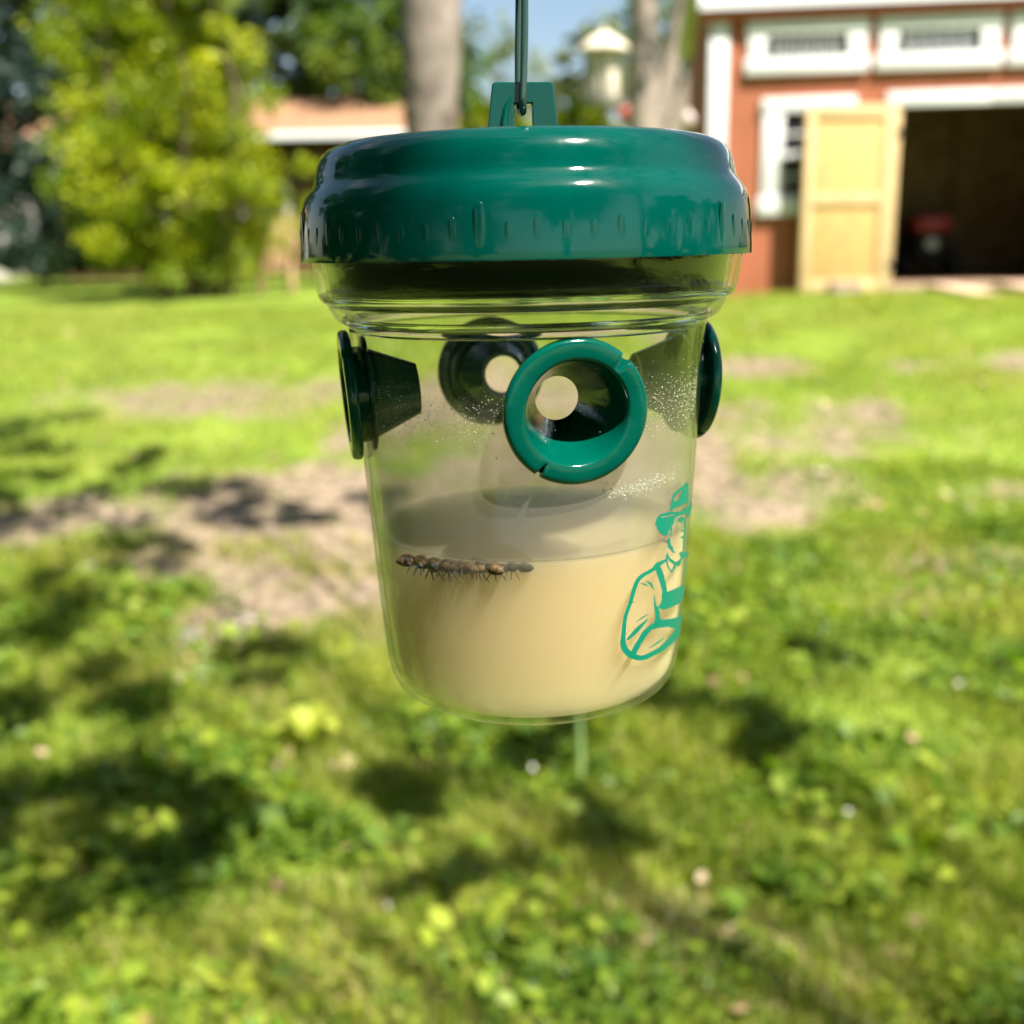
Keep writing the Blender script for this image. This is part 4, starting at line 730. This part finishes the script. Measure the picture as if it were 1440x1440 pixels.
EMBLEM_STROKES = [([(49.8,-76.49),(48.2,-76.42),(46.1,-76.38),(44.3,-76.48),(43.3,-76.8),(42.9,-77.16),(42.1,-77.47),(40.4,-77.7),(38.3,-77.94),(36.6,-78.35),(35.4,-78.89),(34.6,-79.58),(34.0,-80.47),(33.4,-81.75),(32.9,-83.23),(32.3,-84.6),(31.7,-85.71),(31.1,-86.79),(30.5,-87.98),(30.2,-89.43),(30.0,-90.95),(29.9,-92.38),(29.8,-93.62),(29.6,-94.79),(29.8,-95.97),(30.5,-97.13),(31.4,-98.12),(32.4,-98.96),(33.5,-99.7),(34.8,-100.3),(36.1,-100.79),(37.5,-101.29),(39.2,-101.76),(41.1,-102.1),(43.0,-102.2),(44.9,-102.17),(46.9,-102.14),(49.0,-102.19),(51.3,-102.27),(53.9,-102.28),(57.2,-102.26),(61.3,-102.31),(66.1,-102.53),(72.1,-102.97),(74.0,-102.31),(75.7,-101.99)],[(50.4,-77.07),(49.1,-77.25),(47.4,-77.53),(46.0,-77.78),(45.3,-77.97),(44.5,-78.2),(43.3,-78.46),(41.4,-78.68),(39.3,-78.94),(37.8,-79.32),(36.9,-79.76),(36.3,-80.32),(35.7,-81.12),(35.1,-82.32),(34.5,-83.74),(33.9,-85.13),(33.2,-86.3),(32.6,-87.34),(32.1,-88.48),(31.8,-89.84),(31.7,-91.35),(31.8,-92.8),(31.8,-94.07),(32.0,-95.18),(32.3,-96.07),(32.8,-96.78),(33.5,-97.45),(34.3,-98.08),(35.0,-98.59),(35.8,-99.04),(36.7,-99.47),(37.9,-99.92),(39.1,-100.3),(40.4,-100.57),(41.8,-100.66),(43.5,-100.64),(45.3,-100.59),(47.2,-100.57),(49.1,-100.54),(51.0,-100.37),(53.4,-100.05),(56.0,-99.65),(58.6,-99.27),(60.9,-98.84),(63.3,-98.4),(65.2,-98.13)]),([(43.5,-77.49),(44.0,-78.11),(44.7,-79.0),(45.4,-79.99),(46.3,-81.21),(47.3,-82.58),(48.2,-83.74),(48.6,-84.42),(48.7,-84.79),(48.8,-85.13),(48.8,-85.59),(48.6,-86.09),(48.5,-86.45)],[(46.2,-77.39),(46.9,-78.03),(47.8,-78.99),(48.9,-80.13),(49.8,-81.45),(50.7,-82.89),(51.4,-84.09),(51.9,-84.86),(52.1,-85.43),(52.2,-85.97),(51.9,-86.55),(51.5,-87.03),(51.1,-87.34)]),([(44.0,-84.98),(44.1,-85.73),(44.3,-86.77),(44.5,-87.72),(44.7,-88.4),(44.9,-88.91),(45.1,-89.4),(45.3,-90.13),(45.6,-90.97),(45.7,-91.57),(45.5,-91.84),(45.1,-92.01),(44.7,-92.16)],[(44.5,-85.06),(44.8,-85.83),(45.3,-86.93),(45.9,-87.88),(46.4,-88.47),(47.1,-89.01),(47.8,-89.7),(48.2,-90.59),(48.6,-91.55),(48.9,-92.44),(48.6,-93.08),(48.1,-93.47),(47.7,-93.68)]),([(44.3,-92.52),(43.0,-92.78),(41.2,-93.2),(39.7,-93.73),(38.7,-94.34),(38.0,-95.02),(37.4,-95.68),(36.6,-96.3),(35.8,-96.92),(35.2,-97.57),(34.8,-98.28),(34.5,-98.95),(34.2,-99.4)],[(45.9,-93.57),(44.8,-94.0),(43.4,-94.6),(42.1,-95.2),(41.2,-95.71),(40.4,-96.25),(39.6,-96.85),(38.9,-97.48),(38.3,-98.14),(37.7,-98.74),(37.3,-99.33),(36.8,-99.91),(36.6,-100.34)]),([(32.9,-95.01),(34.0,-94.62),(35.7,-94.06),(37.4,-93.4),(39.0,-92.55),(40.7,-91.6),(41.8,-90.92)],[(32.2,-94.52),(33.1,-93.92),(34.4,-93.08),(35.8,-92.31),(37.7,-91.66),(39.9,-91.09),(41.5,-90.7)]),([(36.1,-90.57),(36.8,-90.44),(38.0,-90.27),(39.0,-90.09),(40.0,-89.91),(40.9,-89.71),(41.6,-89.57)],[(35.9,-90.41),(36.6,-90.21),(37.6,-89.94),(38.6,-89.71),(39.7,-89.57),(40.7,-89.46),(41.4,-89.41)]),([(36.9,-80.56),(37.5,-80.76),(38.2,-81.04),(38.8,-81.29),(39.5,-81.56),(40.2,-81.83),(40.6,-82.02)],[(37.0,-80.43),(37.5,-80.54),(38.3,-80.71),(39.1,-80.95),(39.8,-81.28),(40.4,-81.66),(40.8,-81.92)]),([(39.4,-80.35),(40.0,-80.74),(40.9,-81.3),(41.6,-81.8),(42.3,-82.36),(43.1,-83.0),(43.7,-83.48)],[(39.6,-80.26),(40.3,-80.54),(41.5,-80.97),(42.5,-81.53),(43.2,-82.25),(43.7,-82.98),(44.0,-83.46)]),([(43.7,-99.27),(44.9,-99.25),(46.6,-99.24),(48.4,-99.17),(50.0,-98.97),(51.6,-98.7),(52.7,-98.5)],[(43.6,-99.1),(44.6,-98.95),(46.1,-98.77),(47.7,-98.62),(49.3,-98.49),(51.1,-98.37),(52.4,-98.31)]),([(33.3,-84.77),(33.7,-84.92),(34.3,-85.12),(34.7,-85.27)],[(33.5,-84.48),(33.9,-84.68),(34.4,-84.94),(34.8,-85.15)]),([(70.5,-80.46),(70.2,-81.19),(69.9,-82.22),(69.4,-83.28),(68.9,-84.43),(68.5,-85.62),(68.1,-86.47)],[(71.9,-80.79),(72.1,-81.63),(72.3,-82.81),(72.1,-83.94),(71.1,-84.98),(69.9,-86.0),(69.2,-86.74)])]
bm = bmesh.new()
def film_pt(az, z, off):
    r = jar_r(z) + off; a = rad(az); return Vector(mv(r * math.sin(a), -r * math.cos(a), z))
def add_film(tris2d, off):
    b2 = bmesh.new(); seen = {}
    for tri in tris2d:
        vs = []
        for q in tri:
            k = (round(q[0], 3), round(q[1], 3))
            if k not in seen: seen[k] = b2.verts.new((k[0], k[1], 0))
            vs.append(seen[k])
        if len(set(vs)) == 3:
            try: b2.faces.new(vs)
            except ValueError: pass
    for u in range(28, 84, 2): bmesh.ops.bisect_plane(b2, geom=list(b2.verts) + list(b2.edges) + list(b2.faces), plane_co=(u + 0.01, 0, 0), plane_no=(1, 0, 0))
    mp_ = {q: bm.verts.new(film_pt(q.co.x, q.co.y, off)) for q in b2.verts}
    for f_ in b2.faces: bm.faces.new([mp_[q] for q in f_.verts])
    b2.free()
off = 0.10
for o_, hs_ in EMBLEM_FILLS:
    loops = [[Vector((a, z, 0)) for a, z in o_]] + [[Vector((a, z, 0)) for a, z in h] for h in hs_]
    flat = [p for l in loops for p in l]
    add_film([[(flat[i].x, flat[i].y) for i in t] for t in tessellate_polygon(loops)], off); off += 0.012
for L_, R_ in EMBLEM_STROKES:
    tr = []
    for i in range(len(L_) - 1): tr += [[L_[i], L_[i + 1], R_[i]], [R_[i], L_[i + 1], R_[i + 1]]]
    add_film(tr, off); off += 0.012
bmesh.ops.recalc_face_normals(bm, faces=bm.faces)
eme = bpy.data.meshes.new('printed_emblem'); bm.to_mesh(eme); bm.free(); eme.materials.append(M['print']); eme.shade_smooth()
emb = link(bpy.data.objects.new('printed_emblem', eme), jar); emb['label'] = 'green print of a farmer in hat and overalls, arms folded'
# droplets and dried froth clinging to the inside of the wall
def dots(name, items, label):
    bm = bmesh.new(); bmesh.ops.create_icosphere(bm, subdivisions=1, radius=1); bv = np.array([q.co[:] for q in bm.verts]); bfc = [[q.index for q in f_.verts] for f_ in bm.faces]; bm.free()
    V = []
    for az, z, r in items:
        rr = jar_r(z) - 1.3; a = rad(az); V.append(bv * (r / 1000) * np.array([1, 1, rng.uniform(0.7, 1.2)]) + np.array(mv(rr * math.sin(a), -rr * math.cos(a), z)))
    o = np_mesh(name, np.array(V), len(bv), bfc, M['drop'], np.zeros(len(V)), jar, 'stuff'); o['label'] = label; return o
it = []
for lo_, hi_, n in ((-66, -32, 330), (-32, -2, 300), (34, 80, 700)):
    for _ in range(n): it.append((rng.uniform(lo_, hi_), -37.0 + rng.normal() * 3.4, abs(rng.normal()) * 0.06 + 0.045))
for _ in range(120): it.append((rng.uniform(-70, 80), rng.uniform(-62, -22), abs(rng.normal()) * 0.05 + 0.04))
dots('droplets', it, 'fine droplets clinging inside the jar wall')
it = []
for _ in range(420): it.append((38 + rng.normal() * 6.5, -56.0 + rng.normal() * 1.0 + 0.0, abs(rng.normal()) * 0.12 + 0.06))
for _ in range(130): it.append((27 + rng.normal() * 4.5, -56.8 + rng.normal() * 0.6, abs(rng.normal()) * 0.10 + 0.05))
for _ in range(110): it.append((rng.uniform(-22, 6), -56.2 + rng.normal() * 0.6, abs(rng.normal()) * 0.08 + 0.05))
for _ in range(50): it.append((rng.uniform(-60, 65), rng.uniform(-66, -50), abs(rng.normal()) * 0.07 + 0.04))
dots('dried_froth', it, 'whitish dried froth specks above the liquid')

# liquid
lq = [(0, -72.5), (38.5, -72.5), (41.4, -72.4), (42.25, -71.9), (42.35, -72.6), (41.3, -91), (39.83, -108.8), (39.05, -111.9), (37.75, -114.2), (35.1, -115.5), (31.0, -115.5), (0, -114.8)]
liq = mesh_obj('bait_liquid', *lathe(mm(lq), 128), M['liquid'], None, True, 60); fix_normals(liq); liq.location = trap.location
tag(liq, 'murky tan bait liquid filling the lower half of the jar', 'liquid')

# drowned insects afloat against the front of the jar
def insect(name, az, z, yaw, s, mat, eye, wings, label, cat, group=None, roll=0.0, rr=None):
    a = rad(az); r = (jar_r(z) - 2.3 if rr is None else rr) / 1000
    o = empty(name, (AX + r * math.sin(a), AY - r * math.cos(a), CAM_Z + z / 1000), a + yaw, label, cat, group); o.rotation_euler = (roll, 0, a + yaw)
    xs = np.array([-3.0, -2.85, -2.4, -1.7, -1.0, -0.5, -0.25, 0.1, 0.6, 1.1, 1.45, 1.6, 1.8, 2.2, 2.55, 2.72]) * s / 1000
    rs = np.array([0.05, 0.3, 0.62, 0.85, 0.8, 0.55, 0.5, 0.75, 0.9, 0.78, 0.42, 0.36, 0.6, 0.72, 0.45, 0.08]) * s / 1000
    zs = np.array([-0.25, -0.22, -0.15, -0.05, 0.0, 0.03, 0.05, 0.05, 0.08, 0.05, 0, -0.02, -0.05, -0.1, -0.15, -0.2]) * s / 1000
    MB().tube([(x, 0, q) for x, q in zip(xs, zs)], list(rs), 12).build('body', mat, o, True, 80)
    if eye is not None:
        for sy in (-1, 1):
            e = mesh_obj('eye', *lathe([(0, -1), (0.5, -0.85), (0.87, -0.5), (1, 0), (0.87, 0.5), (0.5, 0.85), (0, 1)], 12), eye, o); q = 0.42 * s / 1000; e.scale = (q, q * 0.7, q); e.location = (2.25 * s / 1000, sy * 0.5 * s / 1000, 0.05 * s / 1000)
    for k in range(3):
        for sy in (-1, 1):
            x = (0.2 + 0.45 * k) * s / 1000; q = s / 1000; b = (k - 1) * 0.9 + random.uniform(-.4, .4)
            MB().tube([(x, sy * 0.5 * q, -0.3 * q), (x + 0.5 * b * q, sy * 1.1 * q, -0.75 * q), (x + 1.0 * b * q, sy * 1.2 * q, -1.7 * q)], [0.10 * q, 0.075 * q, 0.05 * q], 5).build('leg', M['fly'], o)
    for sy in wings:
        V = []; n = 10; q = s / 1000
        for i in range(n + 1):
            t = i / n; wv = 0.95 * math.sin(math.pi * min(1, t * 0.93 + 0.05)) ** 0.7; V += [(0.6 * q - 3.9 * q * t, sy * (0.35 + 0.9 * t) * q - wv * 0.6 * q, 0.75 * q + 0.2 * q * t), (0.6 * q - 3.9 * q * t, sy * (0.35 + 0.9 * t) * q + wv * 0.6 * q, 0.8 * q + 0.3 * q * t)]
        mesh_obj('wing', V, [(2 * i, 2 * i + 1, 2 * i + 3, 2 * i + 2) for i in range(n)], M['wing'], o)
    return o
insect('fly', -6.2, -73.7, rad(180), 1.45, M['fly'], M['eye'], (-1, 1), 'dark fly with a reddish eye at the right end of the floating row', 'fly', None, rad(-8))
G = 'drowned insects in a row at the waterline'
row = [(-46.5, 0.9), (-43.0, 1.0), (-39.5, 0.8), (-36.3, 1.0), (-33.2, 0.85), (-30.0, 1.0), (-27.0, 0.9), (-23.8, 0.95), (-20.5, 0.85), (-17.2, 1.0), (-14.2, 0.85)]
for i, (az, s) in enumerate(row):
    nth = ('leftmost', 'second', 'third', 'fourth', 'fifth', 'sixth', 'seventh', 'eighth', 'ninth', 'tenth', 'eleventh')[i]
    lab = 'leftmost brown drowned insect of the floating row' if i == 0 else ('brown drowned insect touching the dark fly in the floating row' if i == len(row) - 1 else nth + ' brown drowned insect from the left end of the floating row')
    insect('drowned_insect', az + 2.0 * (1 - i / 10) + random.uniform(-0.8, 0.8), -75.3 + 1.7 * i / 10 - random.uniform(-0.5, 0.6), rad((180 if i % 2 else 0) + random.uniform(-28, 28)), s * random.uniform(1.6, 2.1), M['bugtan'] if i % 3 == 1 else M['bug'], M['fly'], (), lab, 'insect', G, rad((-35, 20, 5)[i % 3]))
insect('ant', 55.5, -73.2, rad(70), 0.45, M['fly'], None, (), 'tiny black insect at the waterline beside the printed farmer\'s neck', 'insect', None, 0.3)

# wire hanger
wr = empty('wire_hanger', (AX, AY, CAM_Z + 0.030), 0, 'green coated wire threaded through the hanger tab slot', 'wire')
def wz(x, y, z): return (x / 1000, y / 1000, z / 1000 - 0.030)
path = [(0.4, 1.0, 160), (0.2, 1.2, 100), (0.0, 1.6, 75), (-0.5, 2.2, 58), (-0.9, 3.0, 46), (-1.0, 3.2, 38), (-0.9, 2.9, 34.5), (-0.4, 1.6, 32.9), (-0.1, 0, 32.6), (0.0, -1.7, 33.0), (-0.1, -3.0, 34.8), (0.1, -3.3, 38), (0.5, -3.2, 46), (0.9, -2.4, 58), (1.1, -1.4, 75), (1.3, -0.8, 100), (1.2, -0.4, 160)]
def cat_rom(P_, n=5):
    P_ = [Vector(p) for p in P_]; o = []
    for i in range(len(P_) - 1):
        a, b, c, d = P_[max(i - 1, 0)], P_[i], P_[i + 1], P_[min(i + 2, len(P_) - 1)]
        for k in range(n):
            t = k / n; o.append(0.5 * ((2 * b) + (c - a) * t + (2 * a - 5 * b + 4 * c - d) * t * t + (-a + 3 * b - 3 * c + d) * t ** 3))
    return o + [P_[-1]]
MB().tube(cat_rom([wz(*p) for p in path]), 0.00092, 10).build('loop', M['wire'], wr)
tp = [(0.0, 2.6, 160), (0.5, 2.0, 300), (0.0, 0.5, 480), (0.0, -6, 560), (0.0, -16, 592), (0, -2, 606), (0, 14, 592), (0, 13, 566)]
MB().tube(cat_rom([wz(*p) for p in tp]), 0.0016, 10).build('shank', M['wire'], wr)
